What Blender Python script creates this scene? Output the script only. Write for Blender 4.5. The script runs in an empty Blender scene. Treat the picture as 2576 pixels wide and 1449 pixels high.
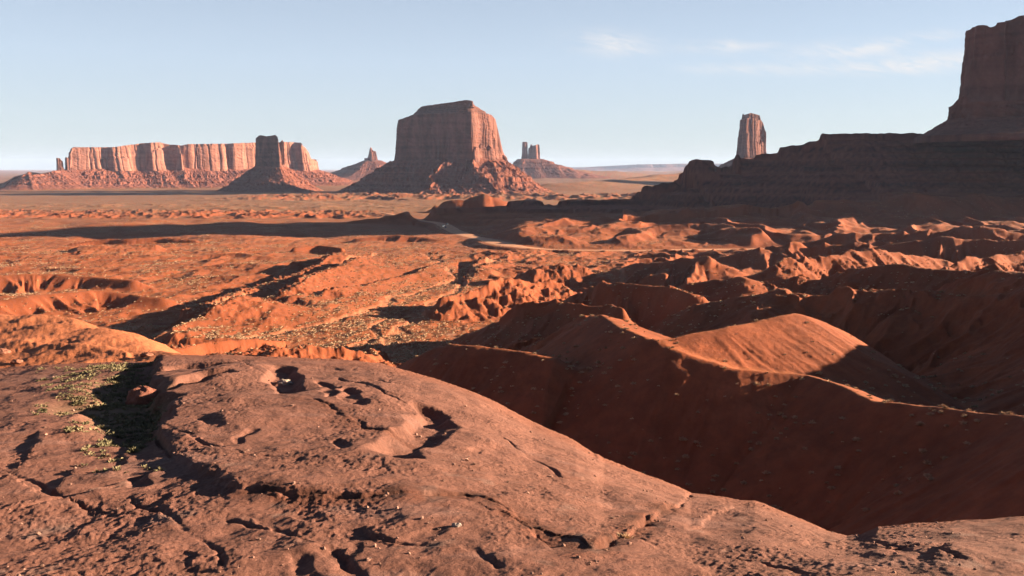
import bpy, math, random, time
import numpy as np
T0 = time.time()
R = math.radians
C = bpy.context.scene
COL = C.collection
# ------------------------------------------------------------------ camera, sky, sun, exposure
CZ = 100.0                       # eye height above the valley datum (metres)
F = 852.0                        # focal length in pixels of a 1024 px wide frame
TH = math.atan(119.0 / F)        # the camera looks down by about 8 degrees
SUN_AZ, SUN_EL = 10.0, 12.0      # degrees forward of due right / above the horizon
cam = bpy.data.cameras.new('camera')
cam.sensor_width = 36.0
cam.lens = 36.0 * F / 1024.0
cam.clip_start = 0.1
cam.clip_end = 200000.0
co = bpy.data.objects.new('camera', cam)
COL.objects.link(co)
co.location = (0, 0, CZ)
co.rotation_euler = (R(90) - TH, 0, 0)
C.camera = co

sund = (math.cos(R(SUN_EL)) * math.cos(R(SUN_AZ)), math.cos(R(SUN_EL)) * math.sin(R(SUN_AZ)), math.sin(R(SUN_EL)))
sl = bpy.data.lights.new('sun', 'SUN')
sl.energy = 5.0
sl.angle = R(0.5)
sl.color = (1.0, 0.74, 0.50)
so = bpy.data.objects.new('sun', sl)
COL.objects.link(so)
so.location = (300, 60, 400)
so.rotation_euler = (R(90 - SUN_EL), 0, R(90 + SUN_AZ))

C.view_settings.view_transform = 'Standard'
C.view_settings.look = 'None'
C.view_settings.exposure = 2.65
C.view_settings.gamma = 1.0


class NT:
    """tiny node helper"""
    def __init__(s, tree):
        s.t = tree

    def n(s, typ, **kw):
        nd = s.t.nodes.new(typ)
        for k, v in kw.items():
            if k.startswith('i_'):
                k = k[2:]
                k = int(k) if k.isdigit() else k.replace('_', ' ')
                nd.inputs[k].default_value = v
            else:
                setattr(nd, k, v)
        return nd

    def l(s, a, b):
        s.t.links.new(a, b)

    def math(s, op, a, b=None, c=None, clamp=False):
        nd = s.t.nodes.new('ShaderNodeMath')
        nd.operation = op
        nd.use_clamp = clamp
        for i, v in enumerate((a, b, c)):
            if v is None:
                continue
            if isinstance(v, (int, float)):
                nd.inputs[i].default_value = v
            else:
                s.l(v, nd.inputs[i])
        return nd.outputs[0]

    def mix(s, fac, a, b, blend='MIX'):
        nd = s.t.nodes.new('ShaderNodeMix')
        nd.data_type = 'RGBA'
        nd.blend_type = blend
        for i, v in ((0, fac), (6, a), (7, b)):
            if isinstance(v, (int, float)):
                nd.inputs[i].default_value = v
            elif isinstance(v, tuple):
                nd.inputs[i].default_value = v if len(v) == 4 else v + (1,)
            else:
                s.l(v, nd.inputs[i])
        return nd.outputs[2]

    def ramp(s, fac, stops, interp='LINEAR'):
        nd = s.t.nodes.new('ShaderNodeValToRGB')
        cr = nd.color_ramp
        cr.interpolation = interp
        while len(cr.elements) < len(stops):
            cr.elements.new(0.5)
        for e, (p, c) in zip(cr.elements, stops):
            e.position = p
            e.color = c if len(c) == 4 else tuple(c) + (1,)
        s.l(fac, nd.inputs[0])
        return nd.outputs[0]


# sky with thin wind-drawn clouds low on the right
W_ = bpy.data.worlds.new('World')
C.world = W_
W_.use_nodes = True
wt = NT(W_.node_tree)
W_.node_tree.nodes.clear()
sky = wt.n('ShaderNodeTexSky', sky_type='NISHITA', sun_disc=False, sun_elevation=R(SUN_EL),
           sun_rotation=R(90 - SUN_AZ), altitude=1600.0, air_density=1.0, dust_density=1.2, ozone_density=1.0)
tc = wt.n('ShaderNodeTexCoord')
sep = wt.n('ShaderNodeSeparateXYZ')
wt.l(tc.outputs['Generated'], sep.inputs[0])
yy = wt.math('MAXIMUM', sep.outputs[1], 0.02)
cu = wt.math('DIVIDE', sep.outputs[0], yy)
cv = wt.math('DIVIDE', sep.outputs[2], yy)


def cloud_uv(dx, dy):
    px, py = dx * 1024 / 2576.0, dy * 1024 / 2576.0
    a, b = (px - 512) / F, -(py - 288) / F
    y = math.cos(TH) + b * math.sin(TH)
    return a / y, (-math.sin(TH) + b * math.cos(TH)) / y


mask = None
for (dx, dy, rx, ry, tilt, amt) in ((1535, 108, 85, 26, 0.05, 1.0), (1610, 125, 55, 16, 0.0, .5), (1735, 118, 35, 14, 0, .4), (1832, 120, 50, 15, 0.0, 1.1),
                                    (1930, 113, 45, 10, -0.03, .6), (2110, 128, 120, 20, -0.05, 1.0), (1900, 172, 150, 12, 0.0, .8),
                                    (2330, 165, 220, 16, -0.04, 1.35), (2230, 110, 100, 16, -0.22, .55), (2370, 90, 80, 12, -0.15, .5),
                                    (2440, 140, 150, 16, -0.03, .9)):
    u0, v0 = cloud_uv(dx, dy)
    k = 1024 / 2576.0 / F
    du = wt.math('SUBTRACT', cu, u0)
    dv = wt.math('SUBTRACT', cv, v0)
    dv = wt.math('ADD', dv, wt.math('MULTIPLY', du, tilt))
    a = wt.math('POWER', wt.math('ABSOLUTE', wt.math('DIVIDE', du, rx * k)), 2.0)
    b = wt.math('POWER', wt.math('ABSOLUTE', wt.math('DIVIDE', dv, ry * k)), 2.0)
    g = wt.math('MULTIPLY', wt.math('EXPONENT', wt.math('MULTIPLY', wt.math('ADD', a, b), -1.0)), amt)
    mask = g if mask is None else wt.math('ADD', mask, g)
cmb = wt.n('ShaderNodeCombineXYZ')
wt.l(wt.math('MULTIPLY', cu, 14.0), cmb.inputs[0])
wt.l(wt.math('ADD', wt.math('MULTIPLY', cv, 60.0), wt.math('MULTIPLY', cu, 12.0)), cmb.inputs[1])
cn = wt.n('ShaderNodeTexNoise', i_Scale=1.6, i_Detail=8.0, i_Roughness=0.66, i_Distortion=0.6)
wt.l(cmb.outputs[0], cn.inputs['Vector'])
wisp = wt.math('MULTIPLY', wt.math('SUBTRACT', cn.outputs[0], 0.36), 3.2, clamp=True)
cfac = wt.math('MINIMUM', wt.math('MULTIPLY', wt.math('MULTIPLY', mask, wisp), 0.85), 0.7)
SKY_STR = 0.05
grad = wt.ramp(wt.math('MULTIPLY', wt.math('MAXIMUM', sep.outputs[2], 0.0), 1.0),
               [(0.0, (.180, .205, .220)), (.06, (.196, .220, .240)), (.12, (.192, .222, .258)), (.19, (.163, .191, .230)), (.32, (.072, .098, .145)), (.5, (.032, .046, .078)), (1.0, (.013, .020, .038))])
skyc = wt.mix(1.0, grad, (10.2, 10.2, 10.2, 1), 'MULTIPLY')
nish = wt.mix(1.0, sky.outputs[0], (.55, .60, .70, 1), 'MULTIPLY')
skyc = wt.mix(0.20, skyc, nish)
skyc = wt.mix(cfac, skyc, (2.95, 2.85, 2.8, 1))
bg = wt.n('ShaderNodeBackground', i_Strength=SKY_STR)
wt.l(skyc, bg.inputs[0])
wo = wt.n('ShaderNodeOutputWorld')
wt.l(bg.outputs[0], wo.inputs[0])

# ------------------------------------------------------------------ geometry of the view, noise
K = 1024 / 2576.0
CT, ST = math.cos(TH), math.sin(TH)


def W3(dx, dy, D):
    """sighting (dx,dy) on the 2576 px wide print, taken at forward distance D -> world point"""
    a, b = (dx * K - 512) / F, -(dy * K - 288) / F
    s = D / (CT + b * ST)
    return (a * s, D, CZ + (-ST + b * CT) * s)


def proj(x, y, z):
    z = z - CZ
    f = y * CT - z * ST
    u = y * ST + z * CT
    return (512 + F * x / f) / K, (288 - F * u / f) / K


_rng = np.random.RandomState(7)
_perm = _rng.permutation(256).astype(np.int32)
_perm = np.concatenate([_perm, _perm])
_ang = _rng.rand(256) * 2 * np.pi
_gx, _gy = np.cos(_ang).astype(np.float32), np.sin(_ang).astype(np.float32)


def perlin(x, y, seed=0):
    x = np.asarray(x, np.float64) + seed * 17.13
    y = np.asarray(y, np.float64) + seed * 9.71
    xf, yf = np.floor(x), np.floor(y)
    xi, yi = xf.astype(np.int64) & 255, yf.astype(np.int64) & 255
    fx, fy = (x - xf).astype(np.float32), (y - yf).astype(np.float32)
    u = fx * fx * fx * (fx * (fx * 6 - 15) + 10)
    v = fy * fy * fy * (fy * (fy * 6 - 15) + 10)
    x1, y1 = (xi + 1) & 255, (yi + 1) & 255
    a, b = _perm[xi], _perm[x1]
    h00, h01, h10, h11 = _perm[a + yi], _perm[a + y1], _perm[b + yi], _perm[b + y1]
    n00 = _gx[h00] * fx + _gy[h00] * fy
    n10 = _gx[h10] * (fx - 1) + _gy[h10] * fy
    n01 = _gx[h01] * fx + _gy[h01] * (fy - 1)
    n11 = _gx[h11] * (fx - 1) + _gy[h11] * (fy - 1)
    return (n00 * (1 - u) + n10 * u) * (1 - v) + (n01 * (1 - u) + n11 * u) * v * 1.0


def fbm(x, y, oct=4, seed=0, gain=0.5, lac=2.03):
    r, a = 0, 1.0
    for i in range(oct):
        r = r + a * perlin(x, y, seed + i * 3)
        x, y, a = x * lac, y * lac, a * gain
    return r * 1.4


def ridged(x, y, oct=4, seed=0, gain=0.5):
    """0..1, sharp crests"""
    r, a, t = 0, 1.0, 0
    for i in range(oct):
        n = 1 - np.abs(perlin(x, y, seed + i * 5)) * 1.9
        r = r + a * np.clip(n, 0, 1) ** 1.6
        t += a
        x, y, a = x * 2.03, y * 2.03, a * gain
    return r / t


def sstep(a, b, x):
    t = np.clip((x - a) / (b - a), 0, 1)
    return t * t * (3 - 2 * t)


def smax(a, b, k):
    h = np.clip(0.5 + 0.5 * (b - a) / k, 0, 1)
    return a * (1 - h) + b * h + k * h * (1 - h)


def polydist(x, y, P):
    """distance, arclength, side (+1 right of travel), interpolated columns of P[2:] at the nearest point"""
    P = np.asarray(P, np.float64)
    best = np.full(x.shape, 1e18)
    arc = np.zeros(x.shape)
    side = np.zeros(x.shape)
    vals = np.zeros((P.shape[1] - 2,) + x.shape)
    L0 = 0.0
    for i in range(len(P) - 1):
        a, b = P[i], P[i + 1]
        dx, dy = b[0] - a[0], b[1] - a[1]
        L = math.hypot(dx, dy) + 1e-9
        t = np.clip(((x - a[0]) * dx + (y - a[1]) * dy) / (L * L), 0, 1)
        ex, ey = x - a[0] - t * dx, y - a[1] - t * dy
        d = ex * ex + ey * ey
        m = d < best
        best = np.where(m, d, best)
        arc = np.where(m, L0 + t * L, arc)
        cr = (dx * (y - a[1]) - dy * (x - a[0])) / L
        side = np.where(m, np.where(cr < 0, 1.0, -1.0), side)
        for k in range(vals.shape[0]):
            vals[k] = np.where(m, a[2 + k] + (b[2 + k] - a[2 + k]) * t, vals[k])
        L0 += L
    return np.sqrt(best), arc, side, vals


# ------------------------------------------------------------------ object helpers
def meta(o, label=None, cat=None, group=None, kind=None):
    if label: o['label'] = label
    if cat: o['category'] = cat
    if group: o['group'] = group
    if kind: o['kind'] = kind
    return o


def mesh_np(name, V, Q, mats, smooth=True, cols=None, attrs=None, parent=None, mi=None):
    """V (n,3), Q (m,4 or 3) numpy -> one mesh object"""
    me = bpy.data.meshes.new(name)
    V = np.ascontiguousarray(V, np.float32)
    Q = np.ascontiguousarray(Q, np.int32)
    k = Q.shape[1]
    me.vertices.add(len(V))
    me.vertices.foreach_set('co', V.ravel())
    me.loops.add(Q.size)
    me.loops.foreach_set('vertex_index', Q.ravel())
    me.polygons.add(len(Q))
    me.polygons.foreach_set('loop_start', np.arange(0, Q.size, k, dtype=np.int32))
    try:
        me.polygons.foreach_set('loop_total', np.full(len(Q), k, np.int32))
    except Exception:
        pass
    if mi is not None:
        me.polygons.foreach_set('material_index', np.ascontiguousarray(mi, np.int32))
    me.update(calc_edges=True)
    me.polygons.foreach_set('use_smooth', np.full(len(Q), bool(smooth)))
    if cols is not None:
        at = me.color_attributes.new('tint', 'FLOAT_COLOR', 'POINT')
        c4 = np.ones((len(V), 4), np.float32)
        c4[:, :3] = cols
        at.data.foreach_set('color', c4.ravel())
    for nm, arr in (attrs or {}).items():
        at = me.attributes.new(nm, 'FLOAT', 'POINT')
        at.data.foreach_set('value', np.ascontiguousarray(arr, np.float32))
    for m in (mats if isinstance(mats, (list, tuple)) else [mats]):
        me.materials.append(m)
    o = bpy.data.objects.new(name, me)
    COL.objects.link(o)
    if parent: o.parent = parent
    return o


def gridquads(nr, nc, wrap=False):
    i = np.arange(nr - 1)[:, None]
    j = np.arange(nc if wrap else nc - 1)[None, :]
    j2 = (j + 1) % nc if wrap else j + 1
    a = i * nc + j
    b = i * nc + j2
    c = (i + 1) * nc + j2
    d = (i + 1) * nc + j
    return np.stack([a + 0 * b, b, c, d], -1).reshape(-1, 4)


def empty(name, loc=(0, 0, 0), rz=0.0):
    o = bpy.data.objects.new(name, None)
    COL.objects.link(o)
    o.location = loc
    o.rotation_euler = (0, 0, rz)
    return o


def mat_ground(name, bump=0.6, near=1.0, speck=0.25, bscale=1.0, patch=0.18):
    """ground or rock: tint attribute broken up by noise in world space, with bump"""
    m = bpy.data.materials.new(name)
    m.use_nodes = True
    t = NT(m.node_tree)
    m.node_tree.nodes.clear()
    geo = t.n('ShaderNodeNewGeometry')
    at = t.n('ShaderNodeAttribute', attribute_name='tint')
    def nz(scale, det=4.0, rough=0.6, sx=None):
        nd = t.n('ShaderNodeTexNoise', i_Scale=scale, i_Detail=det, i_Roughness=rough)
        if sx:
            mp = t.n('ShaderNodeMapping')
            mp.inputs['Scale'].default_value = sx
            t.l(geo.outputs['Position'], mp.inputs[0])
            t.l(mp.outputs[0], nd.inputs['Vector'])
        else:
            t.l(geo.outputs['Position'], nd.inputs['Vector'])
        return nd.outputs[0]
    n1 = nz(0.9 * near, 8.0, 0.7)
    n2 = nz(0.06 * near, 5.0, 0.6)
    f1 = t.math('MULTIPLY_ADD', t.math('SUBTRACT', n1, 0.5), speck * 3.2, 1.0)
    f2 = t.math('MULTIPLY_ADD', t.math('SUBTRACT', n2, 0.5), patch * 3.2, 1.0)
    f = t.math('MULTIPLY', f1, f2)
    c = t.n('ShaderNodeVectorMath', operation='SCALE')
    t.l(at.outputs['Color'], c.inputs[0])
    t.l(f, c.inputs['Scale'])
    b = t.n('ShaderNodeBump', i_Strength=bump, i_Distance=0.35 / near * bscale)
    t.l(t.math('ADD', n1, t.math('MULTIPLY', nz(4.0 * near, 6.0, 0.75), 0.35)), b.inputs['Height'])
    p = t.n('ShaderNodeBsdfPrincipled', i_Roughness=0.95)
    p.inputs['Specular IOR Level'].default_value = 0.15
    t.l(c.outputs[0], p.inputs['Base Color'])
    t.l(b.outputs[0], p.inputs['Normal'])
    o = t.n('ShaderNodeOutputMaterial')
    t.l(p.outputs[0], o.inputs[0])
    return m


def mat_plain(name, col, rough=0.7, metal=0.0, emit=None, estr=0.0, noise=0.12, nscale=3.0, spec=0.4):
    m = bpy.data.materials.new(name)
    m.use_nodes = True
    t = NT(m.node_tree)
    m.node_tree.nodes.clear()
    tcn = t.n('ShaderNodeTexCoord')
    nd = t.n('ShaderNodeTexNoise', i_Scale=nscale, i_Detail=4.0)
    t.l(tcn.outputs['Object'], nd.inputs['Vector'])
    c = t.mix(nd.outputs[0], tuple(v * (1 - noise * 2) for v in col), tuple(min(1, v * (1 + noise * 2)) for v in col))
    p = t.n('ShaderNodeBsdfPrincipled', i_Roughness=rough, i_Metallic=metal)
    p.inputs['Specular IOR Level'].default_value = spec
    t.l(c, p.inputs['Base Color'])
    if emit:
        p.inputs['Emission Color'].default_value = emit + (1,)
        p.inputs['Emission Strength'].default_value = estr
    o = t.n('ShaderNodeOutputMaterial')
    t.l(p.outputs[0], o.inputs[0])
    return m


# real surface colours (albedo)
RED = np.array([0.215, 0.066, 0.025])        # open red sand
RED2 = np.array([0.180, 0.051, 0.022])       # clay badlands
TAN = np.array([0.160, 0.100, 0.055])        # dry grass and sage over sand
ROCKP = np.array([0.134, 0.062, 0.046])      # pink slickrock
CLIFF = np.array([0.120, 0.050, 0.038])
TALUS = np.array([0.135, 0.046, 0.030])

# ------------------------------------------------------------------ the ground: one sheet from the ledge to the horizon
UD = 0.64
uc = np.linspace(-UD, UD, 1130)
uo = UD + np.cumsum(np.linspace(0.0015, 0.05, 80))
U = np.concatenate([-uo[::-1], uc, uo])
segs = [(12, 70, .008), (70, 350, .0027), (350, 1900, .0033), (1900, 6000, .007), (6000, 60000, .035)]
S = [math.log(12)]
for a, b, st in segs:
    n = int(round((math.log(b) - math.log(a)) / st))
    S += list(np.linspace(math.log(a), math.log(b), n + 1)[1:])
Yr = np.exp(np.array(S))
GX = (U[None, :] * Yr[:, None])
GY = np.repeat(Yr[:, None], len(U), 1)
NR, NC = GX.shape
print('grid', NR, NC, NR * NC)

fl_y = [12, 60, 100, 150, 200, 300, 400, 550, 800, 1100, 1400, 2200, 3200, 4400, 6500, 9000, 14000, 20000, 40000, 60000]
fl_z = [-14, -40, -56, -66, -71, -78, -88, -94, -97, -99, -101, -105, -109, -111, -109, -104, -98, -88, -60, -55]


def floor_z(x, y):
    z = np.interp(np.log(y), np.log(fl_y), fl_z)
    return z + CZ


H = floor_z(GX, GY)
tint = np.zeros((NR, NC, 3), np.float32)
# broad swells
H = H + 2.2 * fbm(GX / 240, GY / 240, 3, 1) * sstep(300, 600, GY) + 8 * fbm(GX / 1500, GY / 1500, 3, 4) * sstep(4000, 9000, GY)


def box(P, pad):
    P = np.asarray(P)
    x0, x1, y0, y1 = P[:, 0].min() - pad, P[:, 0].max() + pad, P[:, 1].min() - pad, P[:, 1].max() + pad
    r0, r1 = np.searchsorted(Yr, [max(y0, Yr[0]), y1])
    r0 = max(0, r0 - 1); r1 = min(NR, r1 + 1)
    yy0, yy1 = Yr[r0], Yr[r1 - 1]
    ua = min(x0 / yy0, x0 / yy1); ub = max(x1 / yy0, x1 / yy1)
    c0, c1 = np.searchsorted(U, [ua, ub])
    c0 = max(0, c0 - 1); c1 = min(NC, c1 + 1)
    return slice(r0, r1), slice(c0, c1)


def ridge(pts, near=0.5, far=0.5, r=3.0, flute=0.0, wl=14.0, k=2.5, pad=None, rough=0.0, seed=0, world=False, cut=None, steep=None, smoothz=0, warp=.35, wav=0):
    """crest through sighted points (dx,dy,D); near = slope on the camera side, far = slope behind.
    flute = depth of the gullies cut across the slope, per metre of run"""
    global H
    P = [p if world else W3(*p) for p in pts]
    zmax = max(p[2] for p in P)
    pad = pad or (zmax + 20 - 0) / min(near, far) * 0.9
    rs, cs = box(P, pad)
    x, y = GX[rs, cs], GY[rs, cs]
    wx = x + warp * wl * perlin(x / wl / 1.3, y / wl / 1.3, seed + 40)
    wy = y + warp * wl * perlin(x / wl / 1.3, y / wl / 1.3, seed + 41)
    d, arc, side, v = polydist(wx, wy, P)
    travel_right = P[-1][0] >= P[0][0]
    nearside = side > 0 if travel_right else side < 0
    s = np.where(nearside, near, far)
    # blend the two slopes round the ends
    dd = np.sqrt(d * d + r * r) - r
    if steep:                       # a cliff band of given height under the crest
        hb, ss = steep
        drop = np.minimum(dd * ss, hb) + np.maximum(dd - hb / ss, 0) * s
    else:
        drop = dd * s
    if flute:
        g = ridged(arc / wl + 0.15 * fbm(x / wl, y / wl, 2, seed + 3), d / (wl * 5) + np.where(nearside, 0, 77), 3, seed)
        drop = drop + flute * np.minimum(dd, 60) * (1 - g) * 1.6
        g = ridged(arc / (wl * .28) + .2 * fbm(x / wl, y / wl, 2, seed + 5), d / (wl * 3), 2, seed + 6)
        drop = drop + (.10 + .5 * flute) * np.minimum(dd, 9) * (1 - g) * .35
    vz = v[0] + (wav * fbm(arc / (wl * 2.2), 0 * arc + seed, 3, seed + 13) if wav else 0)
    if smoothz:                     # notches of the skyline do not run down the whole flank
        Pa = np.asarray(P)
        La = np.concatenate([[0], np.cumsum(np.hypot(np.diff(Pa[:, 0]), np.diff(Pa[:, 1])))])
        tt = np.linspace(0, La[-1], 1200)
        zi = np.interp(tt, La, Pa[:, 2])
        kk = max(3, int(smoothz / (La[-1] / 1199)))
        zp = np.pad(zi, kk, mode='edge')
        zs_ = np.convolve(zp, np.hanning(2 * kk + 3)[1:-1] / np.hanning(2 * kk + 3)[1:-1].sum(), 'valid')
        vz = vz + (np.interp(arc, tt, zs_) - vz) * sstep(4, 45, dd)
    h = vz - drop
    if rough:
        h = h + rough * fbm(x / (wl * .5), y / (wl * .5), 4, seed + 9)
    if cut:                         # nothing behind this crest may stick out through its near flank
        fl_ = floor_z(x, y)
        cm = nearside & (d < cut) & (y < P[0][1])
        H[rs, cs] = np.where(cm, np.minimum(H[rs, cs], np.maximum(h, fl_)), H[rs, cs])
    H[rs, cs] = smax(H[rs, cs], h, k)


def scarp(pts, height, width=2.0, back=30.0, front=8.0, world=False, rough=0.0, seed=0):
    """a bank: the ground on the right-hand side of travel stands up by height and eases back down over back metres"""
    global H
    P = [p if world else W3(*p) for p in pts]
    rs, cs = box(P, max(back, front) * 2.5)
    x, y = GX[rs, cs], GY[rs, cs]
    wv = 6.0
    wx = x + rough * fbm(x / wv, y / wv, 3, seed + 60)
    wy = y + rough * fbm(x / wv, y / wv, 3, seed + 61)
    d, arc, side, v = polydist(wx, wy, P)
    L = arc.max()
    sd = d * side
    up = sstep(-width / 2, width / 2, sd) * np.exp(-np.maximum(sd, 0) / back)
    dn = -0.25 * np.exp(-((sd + front * .6) / front) ** 2) * (sd < width)
    endf = sstep(0, L * .12, arc) * sstep(L, L * .88, arc)
    H[rs, cs] += height * (up + dn) * endf


# --- far benches and low ridges on the plain
ridge([(760, 436, 11000), (840, 436, 11000), (870, 440, 10500), (960, 438, 10000)], near=.12, far=.1, r=30, k=10, flute=.05, wl=150, pad=1500)
ridge([(1380, 424, 9600), (1480, 427, 9900), (1560, 431, 10200)], near=.10, far=.1, r=30, k=10, flute=.05, wl=160, pad=1200, seed=3)
ridge([(1500, 434, 16000), (1600, 430, 17000), (1760, 429, 18000)], near=.1, far=.1, r=30, k=10, pad=2000)
ridge([(1380, 462, 4600), (1500, 455, 5000), (1620, 447, 5600), (1760, 430, 6400), (1900, 415, 6600)], near=.10, far=.1, r=20, k=12, flute=.06, wl=110, pad=1200, seed=5)
m = sstep(5200, 6000, GY) * sstep(9500, 7000, GY) * sstep(0, 600, GX)
H += m * 13 * np.maximum(fbm(GX / 260, GY / 420, 5, 12), -.05)
# --- foothills before the great butte, and the knobbly badlands on the plain left
m = sstep(2750, 3100, GY) * sstep(3900, 3500, GY) * sstep(-1300, -800, GX) * sstep(1100, 500, GX)
H += m * 30 * np.clip(ridged(GX / 150, GY / 230, 4, 15) - .35, 0, 1) ** 1.2
m = sstep(1750, 1830, GY) * sstep(2250, 2080, GY) * sstep(-150, -420, GX)
H += m * 15 * np.clip(ridged(GX / 62, GY / 95, 4, 21) - .42, 0, 1)
m = sstep(1900, 2300, GY) * sstep(2900, 2500, GY)
H += m * 5 * np.clip(fbm(GX / 80, GY / 110, 4, 23), 0, 1)

# --- low lit butte behind the dark ridge, dark ridge, stepped pedestal of the great tower
ridge([(1095, 516, 2080), (1125, 506, 2090), (1150, 499, 2100), (1200, 494, 2110), (1218, 489, 2110), (1236, 484, 2120), (1250, 489, 2120), (1278, 505, 2130)],
      near=.42, far=.5, r=4, k=3, flute=.30, wl=45, steep=(9, 1.5), pad=170, seed=31)
ridge([(640, 592, 1540), (700, 578, 1560), (770, 571, 1580), (840, 566, 1590), (870, 559, 1600), (960, 547, 1620), (1000, 540, 1625), (1012, 531, 1632),
       (1050, 520, 1640), (1110, 519, 1650), (1200, 520, 1655), (1278, 516, 1658), (1290, 505, 1660), (1345, 498, 1665), (1370, 509, 1668), (1395, 511, 1670),
       (1430, 497, 1675), (1500, 499, 1680), (1592, 496, 1690)], near=.22, far=.4, r=3, k=4, flute=.07, wl=60, steep=(7, 1.2), pad=330, seed=33, smoothz=60)
ridge([(1592, 496, 1695), (1641, 459, 1700), (1716, 458, 1705), (1722, 430, 1708), (1728, 412, 1709), (1740, 402, 1710), (1755, 397, 1710), (1785, 402, 1710), (1800, 419, 1710), (1832, 419, 1710),
       (1842, 393, 1712), (1850, 388, 1712), (1862, 393, 1712), (1930, 386, 1715), (1972, 378, 1718), (1976, 367, 1718), (2045, 352, 1720), (2054, 334, 1722), (2200, 332, 1735), (2250, 329, 1740),
       (2340, 332, 1745), (2480, 330, 1760), (3000, 330, 1780), (3600, 340, 1800)], near=.46, far=.5, r=2, k=4, flute=.07, wl=70, steep=(12, 2.5), pad=520, seed=35, smoothz=90)
# lower bench line in front of the pedestal
ridge([(2040, 532, 1420), (2200, 530, 1450), (2400, 520, 1490), (2576, 512, 1520), (3200, 512, 1560)], near=.3, far=.02, r=3, k=6, flute=.25, wl=50, steep=(5, 1.5), pad=260, seed=36)
# horizontal strata: the shaded slopes are stepped
_x, _y = GX, GY
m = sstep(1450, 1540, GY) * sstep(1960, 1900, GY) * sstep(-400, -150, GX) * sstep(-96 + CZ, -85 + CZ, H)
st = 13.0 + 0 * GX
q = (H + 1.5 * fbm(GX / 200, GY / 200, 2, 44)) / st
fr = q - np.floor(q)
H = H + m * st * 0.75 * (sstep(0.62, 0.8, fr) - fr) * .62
H += m * 1.1 * fbm(GX / 22, GY / 22, 4, 45)
H -= m * 3.0 * np.clip(ridged(GX / 70, GY / 70 + H / 90, 3, 46) - .6, 0, 1)

# --- rolling red badlands between the road and the pedestal (right)
dxp = 512 / K + GX / GY * F / K
m = sstep(1040, 1110, GY) * sstep(1540, 1400, GY) * sstep(1180, 1330, dxp)
H += m * (6 + 14 * sstep(1050, 1500, GY))
rg = np.clip(ridged(GX / 125 + .3 * fbm(GX / 70, GY / 70, 2, 52), GY / 230, 4, 51, gain=.34) - .30, 0, 1) ** 1.1
H += m * 27 * rg * (.55 + .45 * sstep(1500, 2000, dxp))
# --- gentle relief of the valley floor, drawn out away from the camera
m = sstep(330, 420, GY) * sstep(1700, 1300, GY)
ca, sa = math.cos(R(38)), math.sin(R(38))
rx, ry = GX * ca - GY * sa, GX * sa + GY * ca
H += m * (2.6 * fbm(rx / 58, ry / 140, 4, 61, gain=.42) + .5 * fbm(GX / 9, GY / 14, 3, 62))
m2 = sstep(430, 520, GY) * sstep(1250, 900, GY) * sstep(900, 600, dxp)
H += m2 * 5.5 * np.clip(ridged(rx / 52 + 40, ry / 80, 4, 63) - .45, 0, 1)
H += sstep(1150, 1250, GY) * sstep(1800, 1650, GY) * sstep(1000, 800, dxp) * 4.5 * fbm(GX / 150, GY / 190, 4, 64)
# wash banks that throw long shadows (dark diagonals, left and centre)
scarp([(395, 880, 455), (470, 815, 505), (560, 775, 570), (640, 738, 640), (690, 712, 690), (790, 672, 800), (860, 645, 900)], 12, 7, 46, 22, rough=3.5, seed=1)
scarp([(640, 770, 560), (700, 762, 575), (765, 722, 650), (840, 690, 740), (905, 668, 830)], 11, 7, 40, 20, rough=3.5, seed=2)
scarp([(360, 905, 420), (450, 850, 460), (560, 815, 500), (620, 790, 540)], 8, 5, 34, 14, rough=3, seed=3)
scarp([(700, 662, 840), (800, 655, 870), (862, 640, 930), (900, 632, 980)], 7, 6, 60, 20, rough=4, seed=4)
scarp([(760, 775, 560), (830, 760, 590), (900, 740, 630), (960, 722, 680), (1040, 700, 740), (1110, 665, 850)], 4.2, 4, 24, 10, rough=3, seed=5)
scarp([(1165, 720, 690), (1178, 690, 760), (1188, 664, 850), (1212, 650, 900)], 5.0, 5, 26, 12, rough=3, seed=6)
scarp([(980, 790, 520), (1080, 770, 545), (1140, 752, 570), (1250, 735, 600)], 4.0, 4, 24, 10, rough=3, seed=7)
scarp([(1060, 632, 980), (1140, 628, 1000), (1240, 640, 960), (1300, 638, 960)], 4.5, 5, 40, 14, rough=4, seed=8)
scarp([(160, 625, 1010), (280, 615, 1040), (420, 610, 1060)], 5, 5, 50, 14, rough=4, seed=9)
# mounds on the left with shadowed gullies
ridge([(-60, 700, 670), (40, 690, 690), (150, 688, 705), (230, 695, 700), (330, 705, 690)], near=.25, far=.3, r=4, k=4, flute=.42, wl=26, pad=70, seed=71)
ridge([(-40, 760, 520), (60, 745, 540), (140, 738, 555), (230, 730, 575), (330, 738, 580), (400, 748, 570)], near=.28, far=.3, r=4, k=4, flute=.45, wl=24, pad=70, seed=72)
ridge([(420, 655, 900), (520, 640, 930), (600, 636, 940), (680, 645, 920)], near=.2, far=.25, r=4, k=4, flute=.4, wl=24, pad=60, seed=73)
ridge([(440, 780, 560), (520, 765, 580), (600, 752, 610)], near=.15, far=.2, r=5, k=4, flute=.2, wl=22, pad=50, seed=74)
ridge([(600, 560, 1850), (680, 553, 1850), (720, 556, 1850)], near=.3, far=.3, r=5, k=4, flute=.3, wl=40, pad=80, seed=75)
ridge([(170, 612, 1120), (280, 600, 1150), (420, 597, 1160), (500, 604, 1150)], near=.3, far=.1, r=3, k=3, flute=.3, wl=34, steep=(4, 2), pad=80, seed=76)
ridge([(900, 600, 1200), (990, 590, 1210), (1060, 596, 1200), (1120, 604, 1180)], near=.3, far=.2, r=3, k=3, flute=.35, wl=34, pad=70, seed=77)
ridge([(740, 622, 1010), (800, 616, 1030), (850, 622, 1010)], near=.3, far=.2, r=3, k=3, flute=.2, wl=34, steep=(4, 2), pad=60, seed=78)
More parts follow.
